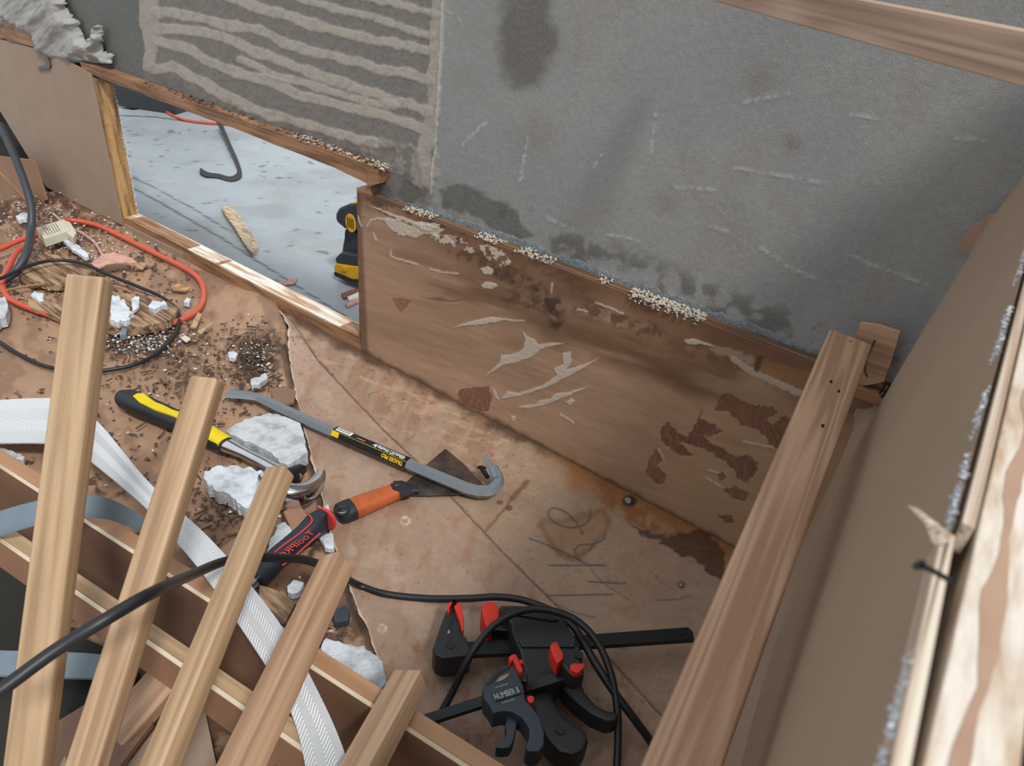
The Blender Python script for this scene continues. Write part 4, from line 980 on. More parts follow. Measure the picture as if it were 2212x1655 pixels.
# pieces inside / under the frame
o = bar('cross_brace', pz(190, 1660, .02), pz(400, 1420, .05), .034, .014, MT['pine_pink'], bevel=.002); tag(o, 'pale wooden brace lying diagonally below the bed base rails', 'brace')
o = zslab('grey_board', [(270, 1660), (330, 1580), (420, 1500), (440, 1520), (478, 1700), (200, 1760)], .012, .008, MT['beige'], bevel=.0006); tag(o, 'light grey board lying under the slats at the bottom edge', 'board')
o = zslab('dark_cloth', jag([(-60, 1180), (40, 1240), (110, 1330), (240, 1400), (300, 1450), (290, 1500), (160, 1530), (120, 1700), (-80, 1700)], 25, 6, 8), .022, .015, MT['darkcloth'], bevel=.003); tag(o, 'crumpled very dark cloth under the bed frame at the left edge', 'cloth')
o = zslab('brown_board', [(120, 1560), (250, 1480), (330, 1560), (240, 1680), (90, 1680)], .034, .006, MT['ply_skin2'], bevel=.0006); tag(o, 'brown board in the gap between the two leftmost leaning slats', 'board')
o = zslab('light_batten', [(128, 1655), (140, 1630), (150, 1655), (140, 1675), (60, 1760), (40, 1740)], .05, .01, MT['pine'], bevel=.001); tag(o, 'short pale batten end poking out between the two left slats at the bottom edge', 'batten')
# grey straps
z_ = ZF + .03
o = ribbon('grey_strap', [pt(-40, 1122, 0.688), pt(0, 1104, 0.688), pt(75, 1083, 0.679), pt(130, 1074, 0.679), pt(200, 1070, 0.688), pt(255, 1085, 0.705), pt(312, 1118, 0.731)], [pt(-40, 1172, 0.688), pt(0, 1155, 0.688), pt(70, 1133, 0.679), pt(130, 1118, 0.679), pt(195, 1114, 0.688), pt(245, 1122, 0.705), pt(305, 1146, 0.731)], .0025, MT['greystrap'])
tag(o, 'smooth blue-grey strap bowing over the bed base rail, upper of two', 'strap', 'grey straps')
o = ribbon('grey_strap', [pz(-40, 1404, .04), pz(30, 1406, .04), pz(120, 1408, .04), pz(200, 1412, .04), pz(240, 1418, .04)], [pz(-40, 1458, .04), pz(30, 1460, .04), pz(120, 1463, .04), pz(200, 1465, .04), pz(235, 1466, .04)], .0025, MT['greystrap'])
tag(o, 'flat grey strap on the dark cloth at the left edge, lower of two', 'strap', 'grey straps')
# white webbing
o = ribbon('webbing_strap', [pz(x, y, z) for x, y, z in [(-60, 868, .03), (0, 864, .03), (90, 860, .04), (150, 866, .06), (215, 915, .10), (320, 1040, .128), (440, 1150, .132), (530, 1250, .133), (620, 1370, .132), (690, 1500, .128), (735, 1600, .122), (760, 1680, .12)]],
           [pz(x, y, z) for x, y, z in [(-60, 958, .03), (0, 957, .03), (90, 957, .04), (150, 965, .06), (207, 1005, .10), (312, 1094, .128), (390, 1180, .132), (450, 1255, .133), (530, 1370, .132), (600, 1480, .128), (640, 1570, .122), (665, 1680, .12)]], .0018, MT['web'], m=6)
tag(o, 'wide white herringbone webbing strap draped across the bed base frame behind the slats', 'strap')

# ---- leaning slats
slats = [((196, 594), .52, (62, 1655), .50, 'pine', math.radians(32), 'thick pale slat furthest left and tallest of the five leaning slats', 'r', .027, .016),
         ((452, 812), .585, (188, 1655), .49, 'pine2', math.radians(34), 'pale slat second from left, its end beside the grey pry bar tip', 'r', .024, .015),
         ((612, 1003), .64, (346, 1655), .48, 'pine', math.radians(46), 'pale slat in the middle of the five, its end over the chrome hammer head', 'r', .020, .018),
         ((738, 1196), .62, (522, 1655), .47, 'pine_pink', math.radians(52), 'pinkish pale slat second from right, its end right of the navy tool handle', 'r', .021, .024),
         ((898, 1446), .60, (784, 1655), .52, 'pine3', math.radians(40), 'short-looking pale slat furthest right, pointing at the clamps', 'r', .026, .020)]
for i, (e, d0, f_, d1, m, roll, lb, _, w1, w2) in enumerate(slats):
    A_ = pt(*e, d0); B_ = pt(*f_, d1); mid = A_.lerp(B_, .3)
    tdir = (B_ - A_).normalized(); vw = (CAM - mid).normalized(); upv = (vw - vw.dot(tdir) * tdir).normalized()
    # move the centre line back by half a thickness so that the face sits where it is seen
    s = bar('bed_slat', A_ - upv * .012, B_ - upv * .012, w1, w2, MT[m], None, up=upv, bevel=.0024, segs=3, roll=roll, ext1=.12)
    tag(s, lb, 'slat', 'bed slats leaning at the bottom left')
    for v in s.data.vertices:
        if v.co.x < 0.001: v.co.x += R.uniform(-.0005, .0005)

# ---- cables
def cable(name, pts, r, mat, lb, cat='cable', n=8, sides=12, group=None, parent=None):
    o = sweep(name, catmull(pts, n), [(r, r)], mat, parent, sides=sides, up=None)
    if lb: tag(o, lb, cat, group)
    return o
cable('power_cable', [pt(-60, 1525, .40), pt(0, 1492, .405), pt(120, 1405, .42), pt(250, 1325, .435), pt(340, 1275, .47), pt(425, 1237, .575), pt(485, 1213, .630), pt(545, 1204, .645), pt(600, 1206, .67), pt(660, 1210, .71), pt(720, 1232, .77), pz(770, 1262, .010), pz(830, 1283, .006), pz(920, 1293, .006), pz(1010, 1293, .014), pz(1080, 1290, .022), pz(1150, 1303, .030), pz(1230, 1345, .048), pz(1290, 1440, .05), pz(1330, 1500, .040), pz(1375, 1560, .026), pz(1410, 1610, .01), pz(1450, 1690, .006)], .0040, MT['black'], 'thick black cable crossing over the two left slats and running on to the clamps', n=8)
cable('power_cable', [pz(935, 1572, .012), pz(975, 1500, .03), pz(1020, 1410, .06), pz(1075, 1345, .072), pz(1150, 1316, .074), pz(1230, 1332, .07), pz(1285, 1380, .062), pz(1318, 1450, .05), pz(1333, 1530, .035), pz(1335, 1600, .02), pz(1330, 1700, .008)], .0036, MT['black'], 'black cable looping in an arch over the big bar clamp')
cable('black_cable_loop', [pz(x, y, z) for x, y, z in [(-60, 620, .03), (0, 602, .03), (60, 575, .032), (120, 562, .03), (180, 570, .025), (240, 596, .018), (300, 620, .012), (350, 642, .010), (384, 672, .008), (384, 705, .008), (360, 745, .006), (310, 780, .006), (250, 797, .006), (180, 802, .006), (100, 792, .006), (40, 765, .006), (0, 740, .006), (-60, 700, .006)]], .0032, MT['black'], 'thin black cable making a loop on the debris behind the tallest slat')
cable('extension_cord', [pz(x, y, z) for x, y, z in [(75, 520, .03), (40, 540, .028), (20, 575, .02), (5, 610, .012), (20, 645, .008), (70, 668, .006), (140, 690, .006), (200, 706, .006), (260, 718, .006), (320, 712, .006), (380, 696, .006), (425, 672, .006), (440, 640, .006), (432, 606, .006), (400, 580, .006), (340, 550, .006), (290, 525, .006), (240, 500, .006), (200, 484, .007), (150, 476, .012), (125, 484, .02)]], .0052, MT['orangecord'], 'orange extension cord looped on the debris-covered floor with a cream connector', 'cord')
cable('extension_cord', [pz(-60, 558, .02), pz(0, 538, .022), pz(50, 516, .026), pz(82, 508, .03)], .0052, MT['orangecord'], 'short piece of orange cord entering from the left edge to the cream connector', 'cord')
cable('thin_pink_tube', [pz(x, y, z) for x, y, z in [(115, 462, .02), (150, 490, .016), (180, 505, .012), (205, 525, .01), (222, 552, .008)]], .0026, MT['shred'], 'thin pinkish tube lying beside the cream connector', 'tube')
cable('thin_brown_tube', [pz(x, y, z) for x, y, z in [(-50, 640, .012), (0, 630, .012), (60, 618, .012), (120, 612, .012), (200, 612, .01), (260, 622, .008), (300, 640, .004)]], .0022, MT['ply_skin'], 'thin brown tube on the debris passing behind the tallest slat', 'tube')
cable('heavy_black_cable', [pt(0, 270, 1.55), pt(28, 330, 1.5), pt(55, 400, 1.47), pt(68, 455, 1.46), pt(66, 500, 1.45), pt(58, 545, 1.40), pt(30, 590, 1.38), pt(-20, 620, 1.36)], .0075, MT['drillblack'], 'thick dark grey cable dropping from the left opening onto the floor debris')
# connector
cq = [pz(x, y, .030) for x, y in [(78, 492), (138, 473), (152, 497), (95, 516)]]
con = empty('cable_connector', pz(110, 510, .008))
slab('shell', cq, Vector((0, 0, -.018)), MT['connector'], con, .0007)
cq2 = [pz(x, y, .028) for x, y in [(138, 475), (152, 480), (165, 502), (158, 514), (146, 505)]]
slab('latch', cq2, Vector((0, 0, -.014)), MT['connector'], con, .001)
for k in range(6):
    t = .2 + .09 * k; a_ = cq[0].lerp(cq[1], t); b_ = cq[3].lerp(cq[2], t)
    bar('groove', a_.lerp(b_, .1) + Vector((0, 0, .0002)), a_.lerp(b_, .85) + Vector((0, 0, .0002)), .0012, .0006, MT['chip'], con, bevel=.0003)
tag(con, 'cream ribbed plastic connector on the orange cord at the left', 'connector')
o = zslab('grey_clip', [(262, 708), (276, 706), (272, 722), (258, 724)], .016, .01, MT['greystrap'], bevel=.001); tag(o, 'small grey clip on the orange cord near the dark debris', 'clip')

# left opening behind the lining
xr = pyy(100, 402).x + .02
o = mesh_obj('wall_left', [(xr - 1.6, .006, -.02), (xr, .006, -.02), (xr, .2, -.02), (xr - 1.6, .2, -.02), (xr - 1.6, .2, .6), (xr, .2, .6), (xr, .006, .6), (xr - 1.6, .006, .6)], [(0, 1, 2, 3), (3, 2, 5, 4), (1, 6, 5, 2), (4, 5, 6, 7)], MT['darkcloth']); struct(o)  # dark-coloured box standing in for the unlit void behind the opening
o = yslab('side_board', [(-60, 325), (0, 338), (72, 346), (99, 432), (62, 478), (0, 508), (-60, 540)], -.05, .006, MT['ply_skin'], bevel=.0008)
tag(o, 'upright light brown board behind the debris at the left edge', 'board')
o = bar('thin_stick', pt(-20, 350, 1.52), pt(95, 475, 1.50), .005, .004, MT['oldrail'], bevel=.001); tag(o, 'thin brown stick leaning at the left edge behind the thick dark cable', 'stick')

# ================================================================ TOOLS
# ---- wrecking bar
pb = empty('wrecking_bar', pz(780, 950, 0))
bp = [pz(x, y, z) for x, y, z in [(492, 850, .010), (530, 853, .011), (562, 860, .012), (600, 880, .015), (680, 917, .017), (760, 952, .018), (850, 990, .018), (940, 1028, .018), (1010, 1057, .018), (1040, 1064, .018)]]
sweep('shaft', bp, [(.0125, .0022), (.0115, .003), (.009, .006), (.0082, .0085), (.0085, .0085)] + [(.0085, .0085)] * 5, MT['barpaint'], pb, sides=6, phase=0.0, ang=20)
hk = [pz(x, y, z) for x, y, z in [(1036, 1062, .018), (1056, 1062, .0185), (1069, 1053, .020), (1075, 1042, .022), (1072, 1028, .025), (1062, 1010, .029)]]
sweep('hook', catmull(hk, 4), [(.0085, .0085), (.0087, .0087), (.0088, .0088), (.0085, .008), (.0092, .006), (.0095, .005)], MT['barpaint'], pb, sides=6, phase=0.0, ang=25)
for pl, lb in [([(1072, 1034, .026), (1062, 1010, .031), (1050, 995, .034), (1042, 985, .037)], ''), ([(1056, 1028, .020), (1044, 1014, .022), (1036, 1010, .025), (1032, 1012, .028)], '')]:
    sweep('claw', catmull([pz(*q) for q in pl], 4), [(.006, .0055), (.0052, .0035), (.0035, .002), (.0012, .001)], MT['barpaint'] if pl[0][0] > 1060 else MT['steeldark'], pb, sides=8)
# label sleeve
la, lb_ = pz(724, 935, .018), pz(882, 1003, .018); ld = (lb_ - la).normalized()
slv = sweep('label_sleeve', [la, lb_], [(.0098, .0098)], MT['blabel'], pb, sides=6, phase=0.0, ang=20)
sl_s = ld.cross(Vector((0, 0, 1))).normalized()     # points towards the camera side
if sl_s.y > 0: sl_s = -sl_s
# facets of the hexagon: top facet faces up, next faces towards camera at 60 deg
apo = .0098 * math.cos(math.pi / 6)
nt = Vector((0, 0, 1)); nf = (sl_s * math.sin(math.radians(60)) + nt * math.cos(math.radians(60))).normalized()
tf = nf.cross(ld); tf = tf if tf.z < 0 else -tf
def facet(n_, t_across, s0, s1, w0, w1, mat, name, lift=.0003):
    base_ = lambda s, w: la.lerp(lb_, s) + n_ * (apo + lift) + t_across * w
    return slab(name, [base_(s0, w0), base_(s1, w0), base_(s1, w1), base_(s0, w1)], n_ * .0002, mat, slv)
facet(nt, sl_s, .03, .24, -.0040, .0038, MT['white'], 'barcode_patch')
for k in range(14):
    s = .045 + k * .0125; facet(nt, sl_s, s, s + (.003 if k % 3 else .006), -.0034, .0022, MT['blabel'], 'barcode_line', .0006)
facet(nf, tf, .0, .10, -.0040, .0036, MT['ylabel'], 'yellow_band')
facet(nf, tf, .0, 1.0, -.0046, -.0041, MT['ylabel'], 'yellow_line', .0005)
ctr = la.lerp(lb_, .73) + nt * (apo + .0007)
text('450mm(18") Wrecking Bar', .0078, la.lerp(lb_, .75) + nt * (apo + .0006) + sl_s * .0015, -ld, sl_s * -1 * -1, MT['white'], slv, 'lettering', bold=.0001, xs=.62)
text('TRADES PRO', .0078, la.lerp(lb_, .83) + nf * (apo + .0006) + tf * .0002, -ld, tf, MT['ylabel'], slv, 'lettering', bold=.0002, xs=.78)
facet(nt, sl_s, .40, .43, .0, .0032, MT['redprint'], 'red_mark')
facet(nt, sl_s, .32, .395, .0008, .0022, MT['greyprint'], 'small_print'); facet(nt, sl_s, .56, .95, -.0030, -.0020, MT['greyprint'], 'small_print')
tag(pb, 'grey hexagonal wrecking bar with a black and yellow label lying across the floor', 'pry bar')

# ---- scraper
sc = empty('scraper', pz(850, 1070, 0))
zb = .007
zslab('blade', [(872, 1046), (890, 1030), (962, 969), (1000, 1000), (1045, 1048), (1020, 1062), (985, 1068), (930, 1070), (890, 1070), (884, 1066)], zb + .0010, .0012, MT['blade'], sc, bevel=.0002)
sweep('bolster', [pz(x, y, .012) for x, y in [(852, 1057), (868, 1055), (888, 1056), (905, 1056)]], [(.0118, .0075), (.0115, .007), (.008, .004), (.006, .0025)], MT['blackmatt'], sc, sides=16, power=3)
sweep('handle', [pz(x, y, z) for x, y, z in [(750, 1104, .013), (775, 1094, .013), (810, 1080, .0125), (845, 1066, .012), (868, 1058, .012)]], [(.0150, .0110), (.0146, .0110), (.0135, .010), (.0125, .009), (.0118, .0085)], MT['handleor'], sc, sides=24, power=2.6)
sweep('end_cap', [pz(x, y, .013) for x, y in [(727, 1112), (733, 1110), (745, 1106), (762, 1099)]], [(.0095, .0065), (.0140, .0105), (.0153, .0114), (.0151, .0112)], MT['blackmatt'], sc, sides=24, power=2.6)
zslab('bolster_plate', [(843, 1044), (858, 1042), (868, 1040), (884, 1052), (894, 1064), (880, 1070), (868, 1070), (862, 1058), (848, 1056)], .0225, .004, MT['blackmatt'], sc, bevel=.001)
q = pz(857, 1050, .0232); sweep('rivet', [q, q + Vector((0, 0, .0012))], [(.003, .003)], MT['screw'], sc, sides=14, up=Vector((0, 1, 0)))
q = pz(741, 1104, .0235); hd = (pz(760, 1100, .02) - pz(741, 1107, .02)).normalized()
ring = [q + hd * (.0078 * math.cos(t)) + hd.cross(Vector((0, 0, 1))) * (.0062 * math.sin(t)) for t in np.linspace(0, 2 * math.pi, 22)]
sweep('hang_ring', ring, [(.0016, .0022)], MT['blackmatt'], sc, sides=8, cap=False)
sweep('hang_hole', [q + hd * (.005 * math.cos(t)) + hd.cross(Vector((0, 0, 1))) * (.0036 * math.sin(t)) for t in np.linspace(0.3, 3.2, 12)], [(.0008, .0012)], MT['chrome'], sc, sides=8)
tag(sc, 'scraper with an orange handle and dark steel blade under the wrecking bar', 'scraper')

# ---- hammer with yellow and black grip
hm = empty('claw_hammer', pz(450, 950, 0))
ax = [(258, 858, .017), (275, 862, .017), (310, 878, .017), (350, 895, .016), (400, 918, .016), (440, 938, .0155), (470, 952, .015), (490, 963, .015)]
sweep('grip', [pz(*q) for q in ax], [(.010, .010), (.0165, .013), (.0172, .0135), (.0160, .013), (.0148, .0125), (.0135, .0115), (.013, .011), (.012, .0105)], MT['blackmatt'], hm, sides=24, power=2.4)
zslab('yellow_inlay', [(286, 855), (296, 849), (310, 849), (322, 858), (336, 868), (352, 874), (372, 884), (400, 893), (402, 910), (370, 896), (335, 884), (300, 868)], .0305, .004, MT['yellow'], hm, bevel=.001)
sweep('yellow_collar', [pz(*q) for q in [(440, 933, .016), (460, 945, .016), (482, 957, .0155), (488, 961, .0155)]], [(.0132, .0118), (.0132, .0118), (.0126, .0112), (.0122, .011)], MT['yellow'], hm, sides=24, power=2.4)
sweep('shaft', [pz(*q) for q in [(482, 958, .015), (500, 966, .015), (530, 980, .016), (565, 998, .018), (600, 1018, .02), (640, 1038, .022)]], [(.0128, .010), (.0112, .0085), (.0085, .0065), (.0088, .007), (.0095, .0078), (.011, .009)], MT['chrome'], hm, sides=20)
# head: arched claw swinging round to the right
arc = [pz(*q) for q in [(572, 1040, .034), (600, 1066, .032), (635, 1072, .030), (664, 1062, .028), (686, 1042, .026), (694, 1020, .024)]]
sweep('head', catmull(arc, 5), [(.010, .018), (.013, .019), (.0125, .016), (.0115, .012), (.010, .008), (.006, .004)], MT['chrome'], hm, sides=16, power=3)
sweep('cheek', [pz(600, 1048, .026), pz(628, 1030, .026), pz(652, 1012, .022)], [(.009, .011), (.0095, .012), (.007, .006)], MT['steeldark'], hm, sides=16, power=3)
text('USA', .006, pz(668, 1044, .034), (pz(690, 1036, .03) - pz(650, 1050, .03)), Vector((0, 1, 0)), MT['blabel'], hm, 'lettering') if False else None
tag(hm, 'hammer with black and yellow rubber grip and chrome shaft beside the wrecking bar', 'hammer')

# ---- navy handled tool
tp = empty('red_trimmed_hammer', pz(640, 1170, 0))
ax = [(706, 1128, .020), (697, 1124, .020), (684, 1132, .020), (660, 1155, .019), (630, 1178, .018), (600, 1203, .017), (575, 1230, .016), (552, 1254, .015)]
gp = sweep('grip', [pz(*q) for q in ax], [(.0135, .013), (.0145, .014), (.0150, .0145), (.0130, .0130), (.0118, .012), (.0118, .012), (.0125, .0125), (.013, .013)], MT['toolnavy'], tp, sides=24, power=2.3)
sweep('red_end_ring', [pz(706, 1118, .020), pz(701, 1122, .020)], [(.0152, .0146)], MT['redprint'], gp, sides=24, power=2.3)
sweep('red_trim', catmull([pz(*q) for q in [(664, 1112, .0335), (671, 1116, .035), (674, 1126, .0345), (664, 1138, .033), (640, 1158, .031), (612, 1178, .030), (592, 1194, .029)]], 5), [(.0011, .0009)], MT['redprint'], gp, sides=6)
sweep('red_trim', catmull([pz(*q) for q in [(692, 1152, .028), (676, 1166, .026), (656, 1184, .024), (636, 1202, .022), (610, 1222, .021)]], 5), [(.0011, .0009)], MT['redprint'], gp, sides=6)
dd = (pz(600, 1206, .03) - pz(670, 1150, .03)).normalized()
perp = dd.cross(Vector((0, 0, 1)))
if perp.y > 0: perp = -perp
text('ToolPRO', .013, pz(640, 1177, .0325), dd, perp, MT['redprint'], gp, 'lettering', xs=1.05)
sweep('shaft', [pz(556, 1250, .015), pz(470, 1330, .015), pz(430, 1368, .015)], [(.008, .008)], MT['chrome'], tp, sides=14)
tag(tp, 'tool with a navy grip trimmed in red between the scraper and the slats', 'hammer')

# ---- big bar clamp
cp = lambda l: crop(l, 850, 1050, 2.736)
bc_ = empty('bar_clamp', pz(1200, 1420, 0))
def ks(name, pl, z, th, m, par, bev=.0015): return zslab(name, cp(pl), z, th, MT[m], par, bev)
ks('steel_bar', [(400, 922), (700, 905), (1100, 880), (1740, 833), (1770, 860), (1778, 905), (1100, 950), (740, 985), (400, 1000)], .034, .006, 'steeldark', bc_, .0006)
q = pz(*cp([(1698, 868)])[0], .0345); sweep('bar_hole', [q, q + Vector((0, 0, .0004))], [(.0022, .0022)], MT['black'], bc_, sides=12, up=Vector((0, 1, 0)))
ks('fixed_jaw', [(232, 960), (250, 900), (300, 760), (330, 700), (350, 690), (362, 740), (400, 840), (410, 880), (430, 890), (460, 980), (450, 1000), (290, 1018), (250, 1000)], .046, .030, 'blackmatt', bc_, .004)
ks('jaw_window', [(310, 850), (346, 775), (356, 775), (336, 870), (322, 878)], .0466, .0008, 'black', bc_, .0002)
ks('jaw_window', [(318, 862), (332, 845), (334, 868), (322, 876)], .0470, .0006, 'beige', bc_, .0001)
ks('clamp_pad', [(320, 690), (345, 682), (395, 684), (418, 780), (416, 850), (404, 860), (390, 800), (362, 722), (352, 690), (330, 740), (318, 740)], .052, .030, 'red', bc_, .003)
ks('pad_holder', [(372, 790), (405, 780), (408, 840), (385, 866), (366, 850)], .047, .02, 'black', bc_, .002)
ks('clamp_pad', [(520, 690), (540, 680), (600, 680), (632, 740), (628, 770), (600, 820), (560, 862), (540, 820), (520, 740)], .050, .030, 'red', bc_, .003)
ks('pad_holder', [(600, 775), (640, 760), (700, 800), (700, 860), (610, 850), (570, 862)], .044, .02, 'black', bc_, .002)
q = pz(*cp([(338, 938)])[0], .0462); sweep('rivet', [q, q + Vector((0, 0, .0006))], [(.005, .005)], MT['black'], bc_, sides=20, up=Vector((0, 1, 0)))
ks('moving_head', [(620, 700), (760, 700), (900, 735), (1000, 770), (1060, 860), (1100, 930), (1120, 1010), (1100, 1060), (1010, 1120), (960, 1180), (880, 1200), (800, 1190), (770, 1080), (740, 960), (700, 880), (690, 800), (640, 760)], .058, .034, 'blackmatt', bc_, .004)
ks('raised_boss', [(760, 870), (1060, 860), (1080, 920), (1070, 950), (760, 950), (740, 910)], .0605, .004, 'blackmatt', bc_, .0015)
ks('head_rib', [(640, 720), (900, 745), (980, 790), (940, 795), (760, 765), (650, 750)], .0605, .004, 'black', bc_, .001)
q = pz(*cp([(1095, 1000)])[0], .0584); sweep('rivet', [q, q + Vector((0, 0, .001))], [(.0045, .0045)], MT['black'], bc_, sides=20, up=Vector((0, 1, 0)))
ks('handle', [(800, 1180), (930, 1180), (950, 1260), (1000, 1340), (1070, 1400), (1140, 1440), (1155, 1490), (1130, 1560), (1060, 1590), (980, 1570), (910, 1500), (860, 1400), (820, 1290)], .052, .030, 'blackmatt', bc_, .005)
q = pz(*cp([(985, 1442)])[0], .0523); sweep('rivet', [q, q + Vector((0, 0, .0008))], [(.0045, .0045)], MT['black'], bc_, sides=20, up=Vector((0, 1, 0)))
ks('trigger', [(980, 1170), (1080, 1150), (1140, 1220), (1200, 1290), (1260, 1320), (1330, 1330), (1325, 1385), (1260, 1390), (1170, 1350), (1080, 1280), (1010, 1215)], .040, .022, 'blackmatt', bc_, .004)
ks('release_lever', [(1040, 1120), (1110, 1160), (1130, 1210), (1040, 1200), (990, 1160)], .036, .018, 'black', bc_, .002)
tag(bc_, 'large black quick-release bar clamp with red pads lying on the floor under the black cable', 'clamp')
# ---- small clamp on top
z8 = .082
sc8 = empty('small_bar_clamp', pz(1120, 1490, 0))
bar('steel_bar', pz(*cp([(175, 1392)])[0], .020), pz(*cp([(1110, 1090)])[0], z8 - .006), .0105, .005, MT['steeldark'], sc8, bevel=.0005)
ks('head', [(525, 1200), (540, 1150), (640, 1060), (690, 1050), (730, 1060), (740, 1110), (770, 1180), (780, 1260), (830, 1310), (870, 1370), (895, 1460), (890, 1530), (860, 1570), (800, 1570), (778, 1545), (800, 1490), (800, 1430), (760, 1370), (700, 1335), (640, 1330), (590, 1345), (560, 1290), (535, 1260)], z8 + .004, .022, 'clampgrey', sc8, .003)
npl = ks('name_plate', [(582, 1225), (745, 1185), (760, 1225), (605, 1272)], z8 + .0052, .002, 'blackmatt', sc8, .0004)
ks('head_window', [(605, 1160), (625, 1130), (685, 1105), (680, 1120), (650, 1145)], z8 + .0046, .0008, 'beige', sc8, .0001)
ks('head_slot', [(548, 1172), (620, 1090), (690, 1060), (696, 1072), (640, 1105), (560, 1178)], z8 + .0046, .0008, 'black', sc8, .0001)
pd = (pz(*cp([(745, 1200)])[0], z8) - pz(*cp([(590, 1248)])[0], z8)).normalized(); pn = Vector((-pd.y, pd.x, 0))
if pn.y < 0: pn = -pn
text('NUMBER 8', .0080, pz(*cp([(668, 1228)])[0], z8 + .0056), pd, pn, MT['greyprint'], npl, 'lettering', bold=.0002, xs=.62)
for (x, y, s_) in [(640, 1182, '· · · · · · · · · · ·'), (680, 1272, '· · · · · · · · · · ·')]: text('IIIIIIIIIIIIIIII', .0026, pz(*cp([(x, y)])[0], z8 + .0044), pd, pn, MT['greyprint'], sc8, 'ridge_marks', xs=1.15)
ks('clamp_pad', [(680, 1010), (700, 992), (725, 992), (765, 1080), (758, 1105), (735, 1090), (705, 1025), (690, 1050)], z8 + .008, .018, 'red', sc8, .0015)
ks('clamp_pad', [(740, 1020), (768, 1028), (765, 1055), (748, 1050)], z8 + .0, .012, 'red', sc8, .001)
ks('pad_holder', [(740, 1090), (765, 1060), (800, 1110), (790, 1160), (750, 1150)], z8, .014, 'black', sc8, .0015)
ks('release_button', [(785, 1245), (805, 1235), (830, 1238), (835, 1270), (810, 1284), (795, 1275)], z8, .012, 'red', sc8, .0015)
ks('trigger', [(670, 1345), (735, 1352), (728, 1420), (712, 1500), (690, 1545), (640, 1552), (602, 1545), (610, 1530), (650, 1500), (668, 1460), (662, 1410)], z8 - .004, .014, 'clampgrey', sc8, .002)
ks('fixed_jaw', [(1000, 1010), (1040, 1060), (1100, 1060), (1130, 1085), (1128, 1115), (1080, 1130), (1040, 1110), (990, 1050)], z8 + .004, .020, 'blackmatt', sc8, .002)
ks('clamp_pad', [(925, 950), (935, 925), (965, 915), (1005, 990), (1003, 1020), (970, 1050), (945, 1010)], z8 + .008, .018, 'red', sc8, .0015)
ks('clamp_pad', [(1043, 1055), (1060, 1045), (1125, 1045), (1133, 1065), (1100, 1100), (1080, 1105), (1045, 1085)], z8 + .009, .012, 'red', sc8, .0015)
tag(sc8, 'small blue-grey quick clamp marked NUMBER 8 on top of the large clamp', 'clamp')

# ---- screws in the floor
for (x, y, r, lb) in [(1357, 1082, .0052, 'rusty round bolt head in the dark stain at the foot of the plywood panel'), (1471, 1264, .0030, 'small bright screw head in the bare plywood floor near the timber rail')]:
    o = sweep('screw_head', [pz(x, y, -.0005), pz(x, y, .0022), pz(x, y, .0030)], [(r, r), (r, r), (r * .7, r * .7)], MT['screw'], sides=16, up=Vector((0, 1, 0))); tag(o, lb, 'screw')

# ---- foam chunks
def foam(pl, z, th, lb, seed, m='foam', st=9, am=2.6):
    o = zslab('foam_chunk', jag(pl, st, am, seed), z, th, MT[m], bevel=.0009)
    bm = bmesh.new(); bm.from_mesh(o.data); bmesh.ops.triangulate(bm, faces=bm.faces)
    sz = max(o.dimensions.x, o.dimensions.y)
    for it in range(4):
        es = [e for e in bm.edges if e.calc_length() > max(.003, sz / 40)]
        if not es: break
        bmesh.ops.subdivide_edges(bm, edges=es, cuts=1); bmesh.ops.triangulate(bm, faces=bm.faces)
    rr_ = random.Random(seed)
    xs = np.array([v.co.x + seed for v in bm.verts]); ys = np.array([v.co.y + v.co.z * 1.7 for v in bm.verts])
    na = fbm(xs, ys, .006, 3, seed) - .5; nb = fbm(xs, ys, .02, 2, seed + 3) - .5
    for v, a_, b_ in zip(bm.verts, na, nb):
        k_ = 1 if v.co.z > .001 else 0
        v.co.z += k_ * (a_ * .0022 + b_ * .003) * min(1, th / .015); v.co.x += a_ * .0010; v.co.y += b_ * .0012
    bm.to_mesh(o.data); bm.free(); tag(o, lb, 'foam', 'broken polystyrene pieces'); return o
foam([(490, 928), (510, 915), (540, 905), (572, 892), (600, 895), (650, 915), (660, 960), (664, 975), (622, 1003), (605, 1000), (590, 980), (560, 962), (530, 950), (505, 940)], .022, .021, 'large flat white foam piece between the chrome hammer shaft and the wrecking bar', 1, 'foam2')
foam([(438, 1025), (462, 1008), (500, 1006), (540, 1010), (590, 1025), (590, 1060), (560, 1095), (530, 1098), (500, 1075), (470, 1060), (450, 1045)], .022, .021, 'broken white foam piece with a yellowish edge below the hammer shaft', 2, st=7, am=3.4)
foam([(575, 1200), (585, 1165), (600, 1135), (615, 1126), (635, 1157), (610, 1175), (590, 1198)], .018, .017, 'small triangular white foam piece left of the navy tool handle', 3, 'foam2')
foam([(690, 1162), (710, 1152), (717, 1150), (724, 1185), (700, 1180)], .008, .008, 'tiny white foam piece between the navy handle end and the torn veneer', 4)
foam([(619, 1265), (632, 1250), (655, 1256), (650, 1276), (632, 1284), (622, 1276)], .010, .010, 'small white foam lump below the navy tool handle', 5)
foam([(690, 1402), (705, 1376), (740, 1388), (770, 1395), (785, 1393), (815, 1418), (830, 1440), (833, 1475), (813, 1492), (750, 1455)], .030, .028, 'large bluish white foam slab against the bed base rail left of the clamps', 6)
foam([(700, 1100), (708, 1088), (712, 1098), (706, 1106)], .008, .006, 'tiny foam scrap at the red ring of the navy handle', 7)
foam([(-20, 965), (20, 970), (55, 985), (50, 994), (20, 985), (-20, 980)], .012, .008, 'thin white foam sliver under the webbing at the left edge', 8, st=6, am=2)
foam([(-20, 655), (8, 640), (20, 660), (10, 685), (-20, 695)], .02, .02, 'grey-green foam lump at the left edge beside the orange cord', 9, 'foam2')
